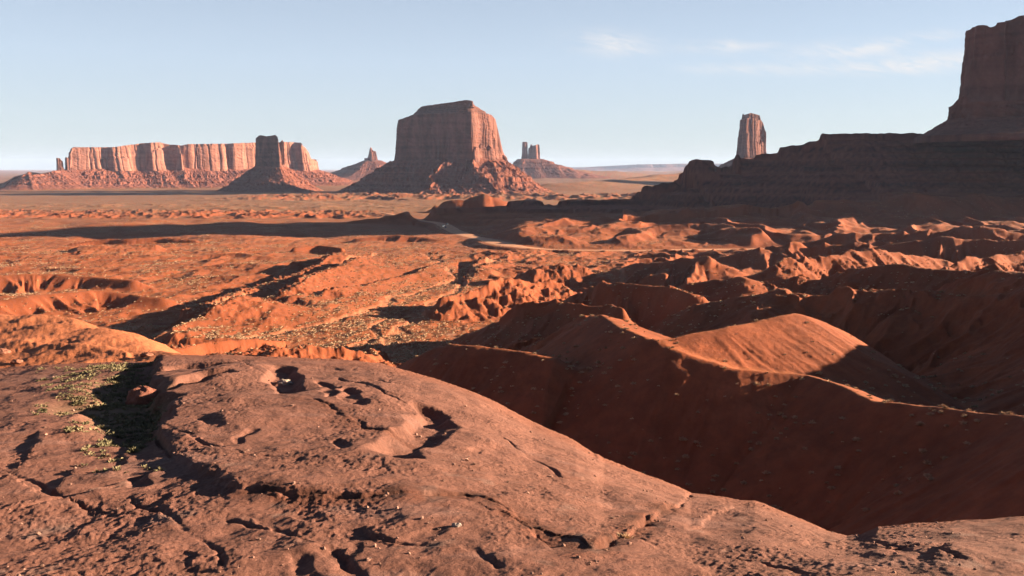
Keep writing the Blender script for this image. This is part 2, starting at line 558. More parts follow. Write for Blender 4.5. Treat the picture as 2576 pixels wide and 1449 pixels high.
# small broken mesas of the middle ground
ridge([(1112, 748, 528), (1128, 741, 532), (1150, 744, 538), (1200, 728, 552), (1240, 712, 566), (1262, 700, 575), (1300, 705, 584), (1340, 712, 592), (1415, 712, 606)],
      near=.38, far=.5, r=1.2, k=1.5, flute=.12, wl=14, rough=2.0, steep=(3.5, 2.0), pad=60, seed=81)
ridge([(1340, 684, 700), (1372, 668, 712), (1400, 668, 715), (1450, 672, 720)], near=.32, far=.4, r=1.5, k=2, flute=.12, wl=14, rough=1.8, pad=60, seed=82)
ridge([(400, 885, 326), (500, 865, 340), (560, 855, 350), (640, 850, 364), (700, 858, 374)], near=.35, far=.05, r=1, k=1, flute=.16, wl=13, steep=(6, 3.0), pad=40, rough=.6, seed=83)
ridge([(690, 874, 312), (780, 872, 320), (860, 878, 326), (920, 886, 330), (960, 905, 330)], near=.4, far=.12, r=1, k=1, flute=.1, wl=9, rough=1.3, steep=(2.0, 1.5), pad=40, seed=84)
# --- the ridges on the right, each running from the far left towards the near right
ridge([(1830, 642, 850), (1870, 632, 850), (1905, 621, 845), (1945, 640, 840), (1990, 648, 830)], near=.45, far=.5, r=2, k=3, flute=.2, wl=18, pad=90, seed=91)
ridge([(1990, 612, 1000), (2060, 598, 1010), (2150, 590, 1000), (2300, 586, 990), (2576, 590, 960), (2900, 590, 950)], near=.32, far=.4, r=2, k=3, flute=.45, wl=30, wav=7, pad=110, seed=92)
ridge([(1950, 628, 860), (2150, 612, 850), (2350, 610, 830), (2576, 606, 800), (2900, 606, 780)], near=.34, far=.4, r=2, k=3, flute=.45, wl=26, wav=6, pad=110, seed=93)
ridge([(1600, 668, 720), (1700, 655, 700), (1790, 650, 690)], near=.18, far=.3, r=3, k=4, flute=.2, wl=20, pad=90, seed=94)
ridge([(1960, 668, 545), (2010, 655, 560), (2060, 650, 570), (2130, 640, 585), (2200, 631, 600), (2260, 634, 612), (2330, 648, 625), (2380, 662, 635)],
      near=.36, far=.45, r=1.5, k=2, flute=.22, wl=15, wav=1.5, pad=110, seed=95)
ridge([(2380, 668, 490), (2440, 652, 505), (2500, 648, 520), (2560, 642, 532), (2700, 640, 560)], near=.38, far=.45, r=1.5, k=2, flute=.25, wl=14, wav=1.5, pad=100, seed=96)
ridge([(1850, 715, 470), (1950, 708, 465), (2050, 700, 455), (2140, 688, 440), (2200, 675, 425), (2260, 668, 415), (2350, 675, 400), (2450, 686, 385), (2600, 690, 365), (2800, 700, 340)],
      near=.44, far=.45, r=1.5, k=2, flute=.22, wl=16, wav=1.5, pad=120, seed=97)
ridge([(1760, 712, 450), (1830, 703, 445), (1862, 695, 440), (1882, 706, 432)], near=.4, far=.4, r=3, k=3, flute=.1, wl=16, pad=90, seed=98)
ridge([(1440, 742, 440), (1490, 730, 440), (1522, 719, 436), (1600, 717, 425), (1690, 721, 412), (1740, 735, 400)], near=.48, far=.45, r=1.5, k=2, flute=.5, wl=15, wav=1.0, pad=95, seed=99)
ridge([(1270, 790, 400), (1312, 765, 395), (1400, 758, 385), (1480, 766, 375), (1560, 779, 360)], near=.34, far=.5, r=1.2, k=1.5, flute=.1, steep=(5, 1.6), rough=.6, wl=14, pad=90, seed=100)
ridge([(1790, 760, 345), (1870, 748, 340), (1940, 737, 332), (2050, 735, 318), (2150, 735, 308), (2300, 733, 292), (2420, 742, 275), (2480, 748, 266), (2620, 754, 250), (2900, 770, 220)],
      near=.46, far=.4, r=1.5, k=2, flute=.20, wl=13, wav=1.2, pad=130, seed=101)
ridge([(1962, 741, 334), (1945, 756, 322), (1922, 782, 308), (1895, 815, 294)], near=.5, far=.5, r=4, k=4, flute=.1, wl=12, pad=50, seed=107)
# hill with the broad lit flank
ridge([(1650, 862, 186), (1720, 846, 189), (1830, 822, 195), (1900, 812, 199), (1960, 797, 203), (2002, 788, 207), (2050, 803, 212), (2110, 830, 218), (2150, 866, 221), (2190, 905, 222)],
      near=.36, far=.6, r=1.2, k=1.2, flute=.01, warp=.12, wl=12, pad=70, seed=102)
# long knife ridge: from the saddle to the lower right
ridge([(1420, 830, 255), (1470, 808, 245), (1512, 794, 225), (1560, 820, 205), (1620, 850, 189), (1700, 882, 181), (1850, 928, 174), (2030, 944, 171), (2110, 968, 161), (2200, 1008, 150), (2330, 1022, 142),
       (2450, 1036, 134), (2560, 1044, 126), (2800, 1080, 106), (3100, 1150, 88)], near=.58, far=.32, r=.8, k=1.5, flute=.02, warp=.10, cut=95, wl=12, pad=110, seed=103)
ridge([(960, 950, 215), (1030, 905, 212), (1080, 880, 208), (1130, 867, 205), (1190, 870, 201), (1250, 876, 198), (1330, 886, 193), (1400, 902, 188), (1450, 935, 187), (1500, 990, 184)], near=.50, far=.5, r=1.5, k=3, flute=.03, warp=.15, wl=7, pad=90, seed=104)
# off to the right: higher ground outside the picture that shades the near gullies
ridge([(2900, 640, 330), (2850, 700, 260), (2900, 760, 210), (3000, 850, 160), (3200, 900, 130)], near=.5, far=.5, r=4, k=3, flute=.1, wl=20, pad=120, seed=106)
ridge([(155, 120, CZ - 33), (157, 150, CZ - 28), (158, 176, CZ - 24), (158, 194, CZ - 22), (158, 212, CZ - 25.5), (161, 225, CZ - 30), (168, 300, CZ - 35)], near=.72, far=.72, r=3, k=3, flute=.12, wl=12, pad=70, seed=108, world=True, wav=.5)
# broken hummocks and rills over the right-hand badlands
hm_ = sstep(1120, 1300, dxp) * sstep(520, 620, GY) * sstep(1080, 980, GY)
rough_ = ridged(GX / 42 + .3 * fbm(GX / 30, GY / 30, 2, 141), GY / 62, 4, 142, gain=.45)
H += hm_ * (4.5 + 9 * sstep(-.3, .5, fbm(GX / 150, GY / 200, 2, 145))) * (np.clip(rough_ - .33, 0, 1) - .06)
hm_ = sstep(1080, 1250, dxp) * sstep(215, 260, GY) * sstep(640, 520, GY)
H += hm_ * (1.6 + 4.0 * sstep(-.3, .5, fbm(GX / 60, GY / 80, 2, 146))) * (np.clip(ridged(GX / 17 + .3 * fbm(GX / 12, GY / 12, 2, 143), GY / 26, 4, 144, gain=.45) - .33, 0, 1) - .05)
# fine roughness everywhere near
m = sstep(700, 300, GY)
H += m * (.13 * fbm(GX / 5, GY / 5, 3, 110) + .04 * fbm(GX / 1.1, GY / 1.1, 3, 111))
# left slickrock dome beyond the ledge
ridge([(-500, 760, 78), (-200, 775, 68), (0, 790, 61), (80, 797, 59), (150, 806, 57), (220, 822, 54), (290, 848, 50), (340, 872, 47), (405, 908, 42), (440, 930, 39)],
      near=.10, far=.8, r=3.0, k=1, rough=.16, pad=55, wl=6, seed=112)
scarp([(60, 880, 50), (160, 868, 49), (260, 880, 46), (330, 893, 43)], .25, .5, 4, 2, rough=.8, seed=10)
m = sstep(90, 70, GY) * sstep(5, -5, GX)
H += m * (.03 * (ridged(GX / 1.3, GY / 1.3, 3, 113) - .5) + .03 * fbm(GX / .4, GY / .4, 3, 114))
# washes: shallow pale drainage lines
WASH = np.zeros_like(H, dtype=np.float32)
WB = np.zeros_like(H, dtype=np.float32)
for wi, (wp, ww, wd) in enumerate((
        ([(905, 905, 372), (960, 860, 405), (1010, 815, 465), (1060, 775, 530), (1110, 735, 600), (1160, 700, 680), (1190, 665, 800), (1250, 648, 900), (1400, 642, 980)], 7, .9),
        ([(600, 845, 440), (700, 832, 455), (800, 812, 485), (900, 785, 530), (990, 750, 585), (1060, 715, 650), (1110, 690, 720)], 6, .8),
        ([(360, 862, 420), (440, 830, 460), (520, 800, 500), (640, 760, 575), (720, 725, 640), (850, 672, 780), (960, 640, 930)], 9, 1.2),
        ([(880, 870, 395), (930, 830, 445), (985, 790, 510), (1030, 760, 560)], 4, .8),
        ([(1150, 690, 710), (1120, 660, 810), (1090, 640, 920), (1010, 628, 1000)], 6, .8),
        ([(1430, 650, 880), (1500, 665, 800), (1560, 680, 720), (1560, 705, 640)], 5, .7),
        ([(0, 655, 880), (150, 650, 900), (300, 640, 960), (500, 622, 1060)], 7, .8))):
    PW = [W3(*p) for p in wp]
    rs, cs = box(PW, 60)
    x, y = GX[rs, cs], GY[rs, cs]
    wx = x + 9 * fbm(x / 40, y / 40, 3, 400 + wi)
    wy = y + 9 * fbm(x / 40, y / 40, 3, 420 + wi)
    d, arc, side, v = polydist(wx, wy, PW)
    H[rs, cs] -= wd * (1 - sstep(ww * .35, ww * .6, d))
    WASH[rs, cs] = np.maximum(WASH[rs, cs], 1 - sstep(ww * .3, ww * .8, d))
    WB[rs, cs] = np.maximum(WB[rs, cs], np.exp(-(d / 22) ** 2))
print('ridges', time.time() - T0)

LS = np.array(S)


def Hs(x, y):
    """height of the ground at world points"""
    x = np.atleast_1d(np.asarray(x, float)); y = np.atleast_1d(np.asarray(y, float))
    u = x / y
    s = np.log(y)
    i = np.clip(np.searchsorted(LS, s) - 1, 0, NR - 2)
    j = np.clip(np.searchsorted(U, u) - 1, 0, NC - 2)
    fi = np.clip((y - Yr[i]) / (Yr[i + 1] - Yr[i]), 0, 1)
    fj = np.clip((u - U[j]) / (U[j + 1] - U[j]), 0, 1)
    return (H[i, j] * (1 - fi) * (1 - fj) + H[i + 1, j] * fi * (1 - fj) + H[i, j + 1] * (1 - fi) * fj + H[i + 1, j + 1] * fi * fj)


def sight(dx, dy, d0=30.0, d1=9000.0, fn=None):
    """where the line of sight through (dx,dy) first meets the ground"""
    Ds = np.exp(np.linspace(math.log(d0), math.log(d1), 2500))
    x1, _, z1 = W3(dx, dy, 1.0)
    k = z1 - CZ
    xs, zs = x1 * Ds, CZ + k * Ds
    g = (fn or Hs)(xs, Ds)
    w = np.nonzero(zs <= g)[0]
    i = w[0] if len(w) else len(Ds) - 1
    return (xs[i], Ds[i], float(g[i]))


# --- dirt road: the ground is levelled under it, the track is its own sheet
def lay_road(name, pts, widths, label_rgb, lift=0.0):
    global H
    P = []
    for (dx, dy, D) in pts:
        x, y, z = W3(dx, dy, D)
        P.append((x, y))
    P = np.array(P)
    # dense smooth centreline
    tt = np.linspace(0, len(P) - 1, 24 * len(P))
    i = np.clip(tt.astype(int), 0, len(P) - 2)
    f = tt - i
    pm, pp = P[np.clip(i - 1, 0, None)], P[np.clip(i + 2, None, len(P) - 1)]
    a, b = P[i], P[i + 1]
    f = f[:, None]
    c = .5 * ((2 * a) + (b - pm) * f + (2 * pm - 5 * a + 4 * b - pp) * f ** 2 + (3 * a - pm - 3 * b + pp) * f ** 3)
    z = Hs(c[:, 0], c[:, 1])
    kz = 45
    zp = np.pad(z, kz, mode='edge')
    z = np.convolve(zp, np.ones(2 * kz + 1) / (2 * kz + 1), 'valid')
    w = np.interp(tt, np.arange(len(widths)), widths)
    T = np.gradient(c, axis=0)
    T /= np.linalg.norm(T, axis=1)[:, None] + 1e-9
    Nn = np.stack([T[:, 1], -T[:, 0]], 1)
    sub = np.concatenate([c[::6], c[-1:]])
    rows = np.concatenate([np.stack([z, w], 1)[::6], np.stack([z, w], 1)[-1:]])
    PP = np.concatenate([sub, rows], 1)
    rs, cs = box(PP, 60)
    x, y = GX[rs, cs], GY[rs, cs]
    d, arc, side, v = polydist(x, y, PP)
    wgt = 1 - sstep(v[1] * .62, v[1] * .62 + 16, d)
    H[rs, cs] = H[rs, cs] * (1 - wgt) + (v[0] - 0.22) * wgt
    nc = 11
    q = np.linspace(-.5, .5, nc)
    rag = 1 + .16 * fbm(np.arange(len(c)) / 9.0, 0 * tt, 3, 7)
    XY = c[:, None, :] + Nn[:, None, :] * (q[None, :, None] * (w * rag)[:, None, None])
    ZZ = z[:, None] + .05 - .45 * (np.abs(q)[None, :] * 2) ** 8 + 0 * XY[..., 0] - .05 * np.exp(-((np.abs(q)[None, :] - .22) / .07) ** 2)
    V = np.concatenate([XY, ZZ[..., None]], -1).reshape(-1, 3)
    n = fbm(V[:, 0] / 6, V[:, 1] / 6, 3, 5)[:, None]
    col = np.array(label_rgb)[None, :] * (1 + .25 * n)
    return V, gridquads(len(c), nc), col, c, z


road_pts = [(955, 540, 2080), (1000, 549, 1830), (1050, 554, 1660), (1098, 561, 1560), (1128, 569, 1450), (1158, 579, 1350), (1192, 592, 1250), (1228, 604, 1180), (1258, 617, 1110), (1290, 627, 1070), (1345, 633, 1045), (1420, 636, 1030),
            (1520, 636, 1028), (1640, 634, 1032), (1750, 631, 1042), (1880, 629, 1050), (2050, 629, 1050)]
rd1 = lay_road('dirt_road', road_pts, [9, 10, 14, 20, 28, 28, 25, 28, 34, 26, 15, 12, 11, 11, 12, 13, 11], (.42, .215, .125))
far_pts = [(700, 512, 2950), (780, 518, 2780), (860, 523, 2620), (930, 528, 2500), (990, 533, 2380)]
rd2 = lay_road('dirt_track', far_pts, [10, 10, 10, 9, 8], (.40, .24, .15))

# ------------------------------------------------------------------ ground colour (surface colours; the pedestal's ledge risers also carry painted shade)
g0, g1 = np.gradient(H, axis=0), np.gradient(H, axis=1)
dYr = np.gradient(Yr)[:, None]
dXc = (np.gradient(U)[None, :] * Yr[:, None])
hx = g1 / dXc
hy = g0 / dYr - hx * U[None, :]
slope = np.sqrt(hx * hx + hy * hy)
n1 = fbm(GX / 160, GY / 220, 4, 121)
n2 = fbm(GX / 30, GY / 45, 4, 122)
n3 = fbm(GX / 7, GY / 10, 3, 123)
base = RED[None, None, :] * (1 + .16 * n1 + .16 * n2)[..., None]
clay = sstep(.16, .34, slope)[..., None]
base = base * (1 - clay) + RED2 * (1 + .18 * n2)[..., None] * clay
soft = fbm(GX / 3.2, GY / 3.2, 4, 125) * sstep(420, 250, GY)
base = base * (1 + .22 * soft + .10 * n2 * sstep(600, 300, GY))[..., None]
veg = np.clip(.02 + .95 * sstep(1500, 2300, GY) + .35 * sstep(300, 500, GY) * sstep(.05, .5, n2 + .4 * n1) - 1.1 * sstep(.12, .3, slope), 0, .85)
veg = veg * np.clip(.75 + .9 * n3, 0, 1)
n4 = fbm(GX / 420, GY / 700, 5, 124)
tan = (TAN[None, None, :] * (1 + .2 * n3 - .2 * sstep(2500, 5000, GY) + .35 * n4 * sstep(2500, 4500, GY))[..., None])
base = base * (1 - veg[..., None]) + tan * veg[..., None]
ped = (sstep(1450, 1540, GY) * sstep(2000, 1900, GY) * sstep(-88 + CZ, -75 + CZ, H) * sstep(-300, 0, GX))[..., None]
bandd = 1 - .5 * sstep(.58, .66, fr) * sstep(.84, .76, fr)  # dark band on each step riser: ledge shadow painted into the rock colour
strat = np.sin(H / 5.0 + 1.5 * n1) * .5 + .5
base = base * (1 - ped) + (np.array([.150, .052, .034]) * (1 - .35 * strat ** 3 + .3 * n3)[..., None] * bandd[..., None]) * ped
pale = (sstep(.42, .7, fbm(GX / 13, GY / 20, 4, 131)) * sstep(.14, .05, slope) * sstep(250, 400, GY) * sstep(1500, 1200, GY))[..., None] * .5
base = base * (1 - pale) + np.array([.34, .20, .14]) * pale
pw = WASH[..., None] * .55
base = base * (1 - pw) + np.array([.30, .135, .075]) * (1 + .2 * n3)[..., None] * pw
dome = (sstep(85, 70, GY) * sstep(-2, -9, GX))[..., None]
base = base * (1 - dome) + (np.array([.30, .105, .048]) * (1 + .15 * n3 + .15 * fbm(GX / 2, GY / 2, 3, 133))[..., None]) * dome
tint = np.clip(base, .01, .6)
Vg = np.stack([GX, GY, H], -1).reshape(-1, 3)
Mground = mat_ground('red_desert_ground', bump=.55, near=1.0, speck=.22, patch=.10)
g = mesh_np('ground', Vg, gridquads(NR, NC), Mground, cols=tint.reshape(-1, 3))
meta(g, 'red desert sand, badland ridges and shaded rocky benches of the valley', kind='structure')
Mroad = mat_ground('packed_road_dust', bump=.3, near=1.0, speck=.12, patch=.08)
for nm, rd, lb in (('dirt_road', rd1, 'wide pale dirt road curving through the red valley'), ('dirt_track', rd2, 'thin pale track crossing the scrub plain')):
    o = mesh_np(nm, rd[0], rd[1], Mroad, cols=rd[2])
    meta(o, lb, kind='structure')
print('ground', time.time() - T0)

# ------------------------------------------------------------------ buttes and mesas
from mathutils import Matrix
Mcliff = mat_ground('sandstone_cliff', bump=1.0, near=.12, speck=.20, patch=.15)
Mtalus = mat_ground('talus_rubble', bump=1.0, near=.16, speck=.28, patch=.15)


def resample(P, N, smooth=0):
    P = np.asarray(P, float)
    Q = np.vstack([P, P[:1]])
    L = np.concatenate([[0], np.cumsum(np.hypot(*np.diff(Q[:, :2], axis=0).T))])
    t = np.linspace(0, L[-1], N, endpoint=False)
    out = np.stack([np.interp(t, L, Q[:, k]) for k in range(P.shape[1])], 1)
    if smooth:
        k = smooth
        for c in range(out.shape[1]):
            w = np.pad(out[:, c], k, mode='wrap')
            out[:, c] = np.convolve(w, np.hanning(2 * k + 3)[1:-1] / np.hanning(2 * k + 3)[1:-1].sum(), 'valid')
    return out, t, L[-1]


def normals(P, sm):
    T = np.roll(P[:, :2], -1, 0) - np.roll(P[:, :2], 1, 0)
    n = np.stack([T[:, 1], -T[:, 0]], 1)
    for c in (0, 1):
        w = np.pad(n[:, c], sm, mode='wrap')
        n[:, c] = np.convolve(w, np.ones(2 * sm + 1) / (2 * sm + 1), 'valid')
    return n / (np.linalg.norm(n, axis=1)[:, None] + 1e-9)


def cliff(name, parent, outline, N, zb, top, K_=60, flute=8, wl=30, taper=.06, round_=0, seed=0, ledge=1.5, col=CLIFF, upper=None, sunamp=1.2, big=0, bigwl=200,
          topjit=2.0, center=None, cap=None, mat=None, topband=.0):
    """rock wall round a closed outline (x,y counter-clockwise); top(x,y)-> crest height; flutes run down the wall"""
    P, t, L = resample(outline, N, round_)
    n = normals(P, 3)
    # wrap the noise by sampling on the world plan (seamless)
    cx, cy = P[:, 0], P[:, 1]
    zt = top(cx, cy) + topjit * fbm(cx / 14, cy / 14, 4, seed + 5)
    if np.isscalar(zb): zbv = np.full(N, float(zb))
    else: zbv = zb(cx, cy)
    rows, cols = [], []
    hs = np.linspace(0, 1, K_)
    am = 1 + sunamp * sstep(.2, .8, n[:, 0]) * sstep(.5, -.2, n[:, 1])
    fl2 = fbm(cx / (wl * 3.1), cy / (wl * 3.1), 3, seed + 1)
    g_ = np.random.RandomState(seed + 1000)
    def joints(wmean):
        w_ = wmean * g_.uniform(.35, 1.9, int(L / wmean) + 4)
        e_ = np.cumsum(w_); e_ = e_ * L / e_[-1]
        return np.concatenate([[0], e_]), g_.uniform(-1, 1, len(e_)), g_.uniform(0, 1, len(e_)), g_.uniform(.25, 1.15, len(e_)), g_.uniform(0, 1, len(e_))
    J = [(joints(wl * 1.9), 1.1), (joints(wl * .8), .5), (joints(wl * .33), .12)]
    if big: fl2 = fl2 + big / max(flute, 1e-3) * fbm(cx / bigwl, cy / bigwl, 2, seed + 77)
    for h in hs:
        z = zbv + (zt - zbv) * h
        fv = 0
        for lv, ((e_, off_, crk_, hb_, cut_), wgt) in enumerate(J):
            tw_ = np.mod(t + wl * .10 * fbm(z / (wl * 1.6), t / (wl * 3), 3, seed + 55 + lv), L - 1e-6)
            k2 = np.clip(np.searchsorted(e_, tw_, side='right') - 1, 0, len(off_) - 1)
            lw = e_[k2 + 1] - e_[k2]
            pos = (tw_ - e_[k2]) / lw
            hj = hb_[k2] + .10 * fbm(t / (wl * .3), h * 3 + 0 * t, 2, seed + 60 + lv) * 1.0
            fv = fv + wgt * (.55 * off_[k2] - .75 * cut_[k2] * sstep(hj - .02, hj + .02, h) + .35 * (1 - (2 * pos - 1) ** 2))
            edge_ = np.minimum(pos, 1 - pos) * lw
            fv = fv - wgt * .8 * (crk_[k2] > .35) * crk_[k2] * np.exp(-(edge_ / (wl * .035 + 1.0)) ** 2)
        # broken upper rim and bedding
        ft = flute * am * (fv + .8 * fl2) * (1 - .2 * h)
        bd = ledge * (.35 * fbm(z / 9.0, 0 * z + seed, 3, seed + 3) + .8 * fbm(cx / 25 + z / 12, cy / 25, 3, seed + 4))
        tp = topband * flute * sstep(.80, 1.0, h)
        off = ft + bd - taper * (z - zbv) - tp + 6 * flute * .15 * (1 - h) ** 6
        x, y = cx + n[:, 0] * off, cy + n[:, 1] * off
        rows.append(np.stack([x, y, z], 1))
        vs = 1.1 * fbm(t / 30 + .3 * fbm(z / 60, t / 60, 2, seed + 12), z / 110, 4, seed + 8)                  # desert varnish streaks, strengthened to paint in shaded cracks on the wall
        sb = fbm(z / 16, cx / 500, 3, seed + 9)
        c = np.asarray(col)[None, :] * (1 + .34 * vs + .24 * sb)[:, None]
        rows_c = c
        cols.append(rows_c)
    # cap rings drawn in towards the middle line
    cen = center if center is not None else P[:, :2].mean(0)[None, :].repeat(N, 0)
    if callable(center): cen = center(cx, cy)
    last = rows[-1]
    if upper:
        unm, capf, reach_q, up_col = upper
        ur, ucl = [], []
        for q in np.linspace(0, 1, 46):
            qq = q * .97
            x = last[:, 0] * (1 - qq) + cen[:, 0] * qq
            y = last[:, 1] * (1 - qq) + cen[:, 1] * qq
            s_ = np.clip(q / reach_q, 0, 1) + .05 * fbm(x / 60, y / 60, 3, seed + 31) * min(1, q * 8)
            s5 = s_ * 5
            st_ = (np.floor(s5) + sstep(.45, .95, s5 - np.floor(s5))) / 5
            s_ = np.clip(.35 * s_ + .65 * st_, 0, 1)
            zc = capf(x, y)
            z = last[:, 2] * (1 - s_) + np.maximum(zc, last[:, 2]) * s_ + 1.6 * fbm(x / 14, y / 14, 4, seed + 33) * min(1, q * 8)
            ur.append(np.stack([x, y, z - (2.0 if q == 0 else 0)], 1))
            ucl.append(np.asarray(up_col)[None, :] * (1 + .3 * fbm(x / 12, y / 12, 4, seed + 34) + .2 * np.sin(s_ * 30))[:, None])
        mesh_np(unm, np.concatenate(ur), gridquads(len(ur), N, True), Mtalus, cols=np.clip(np.concatenate(ucl), .01, .6), parent=parent).matrix_parent_inverse = Matrix.Translation(-parent.location)
    for q in (.03, .08, .16, .3, .5, .75, 1.0):
        x = last[:, 0] * (1 - q) + cen[:, 0] * q
        y = last[:, 1] * (1 - q) + cen[:, 1] * q
        z = top(x, y) + topjit * (1 - q) * fbm(x / 14, y / 14, 4, seed + 5)
        z = np.where(q < .99, z, z)
        rows.append(np.stack([x, y, z], 1))
        cols.append(np.asarray(col)[None, :] * 1.05 * (1 + .2 * fbm(x / 20, y / 20, 3, seed))[:, None])
    V = np.concatenate(rows)
    o = mesh_np(name, V, gridquads(len(rows), N, True), mat or Mcliff, cols=np.clip(np.concatenate(cols), .01, .6), parent=parent)
    return o


def talus(name, parent, outline, N, zb, reach, zf, M=110, conc=1.7, gul=.5, wl=60, seed=0, col=TALUS, nsm=60, ledges=(), rough=3.0, inner=-25, round_=20, mat=None, endmix=1.0):
    """apron from the foot of the wall (height zb) down to the plain (zf), reach(x,y,nx,ny) metres wide"""
    P, t, L = resample(outline, N, round_)
    n = normals(P, nsm)
    cx, cy = P[:, 0], P[:, 1]
    zbv = np.full(N, float(zb)) if np.isscalar(zb) else zb(cx, cy)
    Rr = reach(cx, cy, n[:, 0], n[:, 1]) * (1 + .16 * fbm(cx / 260, cy / 260, 3, seed + 1))
    rows, cols = [], []
    qs = np.concatenate([[inner / 100.], np.linspace(0, 1, M) ** 1.15])
    for q in qs:
        d = Rr * max(q, 0) + (inner if q < 0 else 0)
        x, y = cx + n[:, 0] * d, cy + n[:, 1] * d
        qq = max(q, 0)
        g = 1 - (1 - qq) ** conc
        z = zbv - (zbv - zf) * g
        if q < 0: z = z + 3
        env = min(1, qq * 6) * (1 - qq) ** .55
        gl = ridged(cx / wl + .5 * fbm(x / wl, y / wl, 2, seed + 2), cy / wl, 4, seed + 3)
        dd = gul * (zbv - zf) * .22 * env * (gl - .55)
        gl2 = ridged(x / (wl * .35), y / (wl * .35), 3, seed + 6) - .5
        z = z + dd + min(gul, 1.0) * .06 * (zbv - zf) * env * gl2 + rough * env * fbm(x / 10, y / 10, 4, seed + 4)
        for (zl, hl) in ledges:
            zz = z + 4 * fbm(x / 90, y / 90, 2, seed + 11)
            z = z + hl * (sstep(zl - 1.5, zl + 1.5, zz) - .5) * np.exp(-np.abs(zz - zl) / (hl * 2.2))
        rows.append(np.stack([x, y, z], 1))
        vs = fbm(x / 14, y / 14, 4, seed + 8)
        sb = fbm(z / 7, x / 600, 3, seed + 9)
        c = np.asarray(col)[None, :] * (1 + .28 * vs + .22 * sb)[:, None]
        f = sstep(.75, 1.0, qq) * endmix
        c = c * (1 - f) + (RED * .6 + TAN * .4)[None, :] * (1 + .2 * vs)[:, None] * f
        cols.append(c)
    rows.append(rows[-1] + np.array([0, 0, -12.0]))
    cols.append(cols[-1])
    V = np.concatenate(rows)
    return mesh_np(name, V, gridquads(len(rows), N, True), mat or Mtalus, cols=np.clip(np.concatenate(cols), .01, .6), parent=parent)


def seen_top(pts, D):
    """crest height from the outline seen: pts (dx,dy) -> function of world x,y using bearing"""
    dx = np.array([p[0] for p in pts], float)
    us = np.array([(W3(p[0], p[1], 1.0)[0]) for p in pts])
    ks = np.array([(W3(p[0], p[1], 1.0)[2] - CZ) for p in pts])
    def f(x, y):
        return CZ + np.interp(x / y, us, ks) * D
    return f


def rect(cx, cy, a, b, rot, n=1):
    c, s = math.cos(R(rot)), math.sin(R(rot))
    return [(cx + x * c - y * s, cy + x * s + y * c) for x, y in ((-a, -b), (a, -b), (a, b), (-a, b))]


def shrink(o_, f, c_): return [(c_[0] + (x - c_[0]) * f, c_[1] + (y - c_[1]) * f) for x, y in o_]


def bx_(dx, D):          # world x of a bearing at a distance
    return W3(dx, 425, D)[0]


def zz_(dy, D):
    return W3(1288, dy, D)[2]


# --- the great central butte
D = 3900
root = empty('sandstone_butte', (bx_(1130, D), D + 160, zz_(480, D)))
meta(root, 'massive flat-topped butte in the centre of the plain with its front in shade', 'butte')
x0, x1, x2 = bx_(996, D + 60), bx_(1190, D - 25), bx_(1268, D + 150)
A = (x0, D + 60); B = (x1, D - 25); Cc = (x2 + 6, D + 190); Dd = (x0 + 150, D + 420)
ol = [A, ((A[0] * .5 + B[0] * .5) + 4, (A[1] + B[1]) / 2 - 12), B, ((B[0] + Cc[0]) / 2 + 14, (B[1] + Cc[1]) / 2 - 12), Cc, (x2 - 40, D + 400), Dd, (x0 - 5, D + 280)]
wall_top = seen_top([(990, 303), (1000, 302), (1035, 290), (1075, 287), (1180, 286), (1200, 283), (1236, 286), (1246, 296), (1256, 338), (1263, 372), (1272, 398)], D + 60)
zbM = lambda x, y: zz_(408, D + 60) + 0 * x
def P0(parent, o):
    """parts are built in world coordinates; keep them there under a root that stands at the thing's base"""
    o.matrix_parent_inverse = Matrix.Translation(-parent.location)
    return o
capm = seen_top([(990, 300), (1035, 285), (1058, 271), (1068, 268), (1105, 264), (1150, 260), (1189, 262), (1196, 267), (1215, 276), (1240, 290), (1250, 305)], D + 150)
cenM = lambda x, y: np.stack([bx_(1090, D + 200) + (bx_(1190, D + 170) - bx_(1090, D + 200)) * np.clip((x - bx_(1020, D)) / (bx_(1250, D) - bx_(1020, D)), 0, 1), D + 190 + 0 * x], 1)
P0(root, cliff('cliff', root, ol, 1100, zbM, wall_top, K_=110, flute=8, wl=66, taper=.05, round_=10, seed=3, ledge=1.6, big=9, bigwl=120, topjit=1.5, topband=.5, center=cenM, sunamp=1.8,
               upper=('upper_slope', capm, .62, CLIFF * .95)))
capt = seen_top([(1056, 269), (1068, 266), (1105, 262), (1150, 257), (1170, 254), (1186, 256), (1191, 262), (1200, 268)], D + 100)
ocap = [(bx_(1060, D + 120), D + 120), (bx_(1189, D + 60), D + 30), (bx_(1194, D + 250), D + 250), (bx_(1080, D + 290), D + 290)]
P0(root, cliff('caprock', root, ocap, 420, zz_(272, D + 90), capt, K_=24, flute=4, wl=14, taper=.02, round_=4, seed=8, ledge=2.0, topjit=1.0, col=CLIFF * 1.1))
def rM(x, y, nx, ny):
    return 190 + 110 * np.clip(-nx, 0, 1) + 60 * np.clip(nx, 0, 1) + 110 * np.clip(-ny, 0, 1)
P0(root, talus('talus_slope', root, ol, 1500, lambda x, y: zz_(400, D + 60) + 6 * fbm(x / 60, y / 60, 3, 4), rM, -116 + CZ, M=150, conc=1.45, gul=1.9, wl=110, seed=21, rough=5.5,
               ledges=((zz_(428, D), 7), (zz_(452, D), 9), (zz_(466, D), 6)), nsm=90))

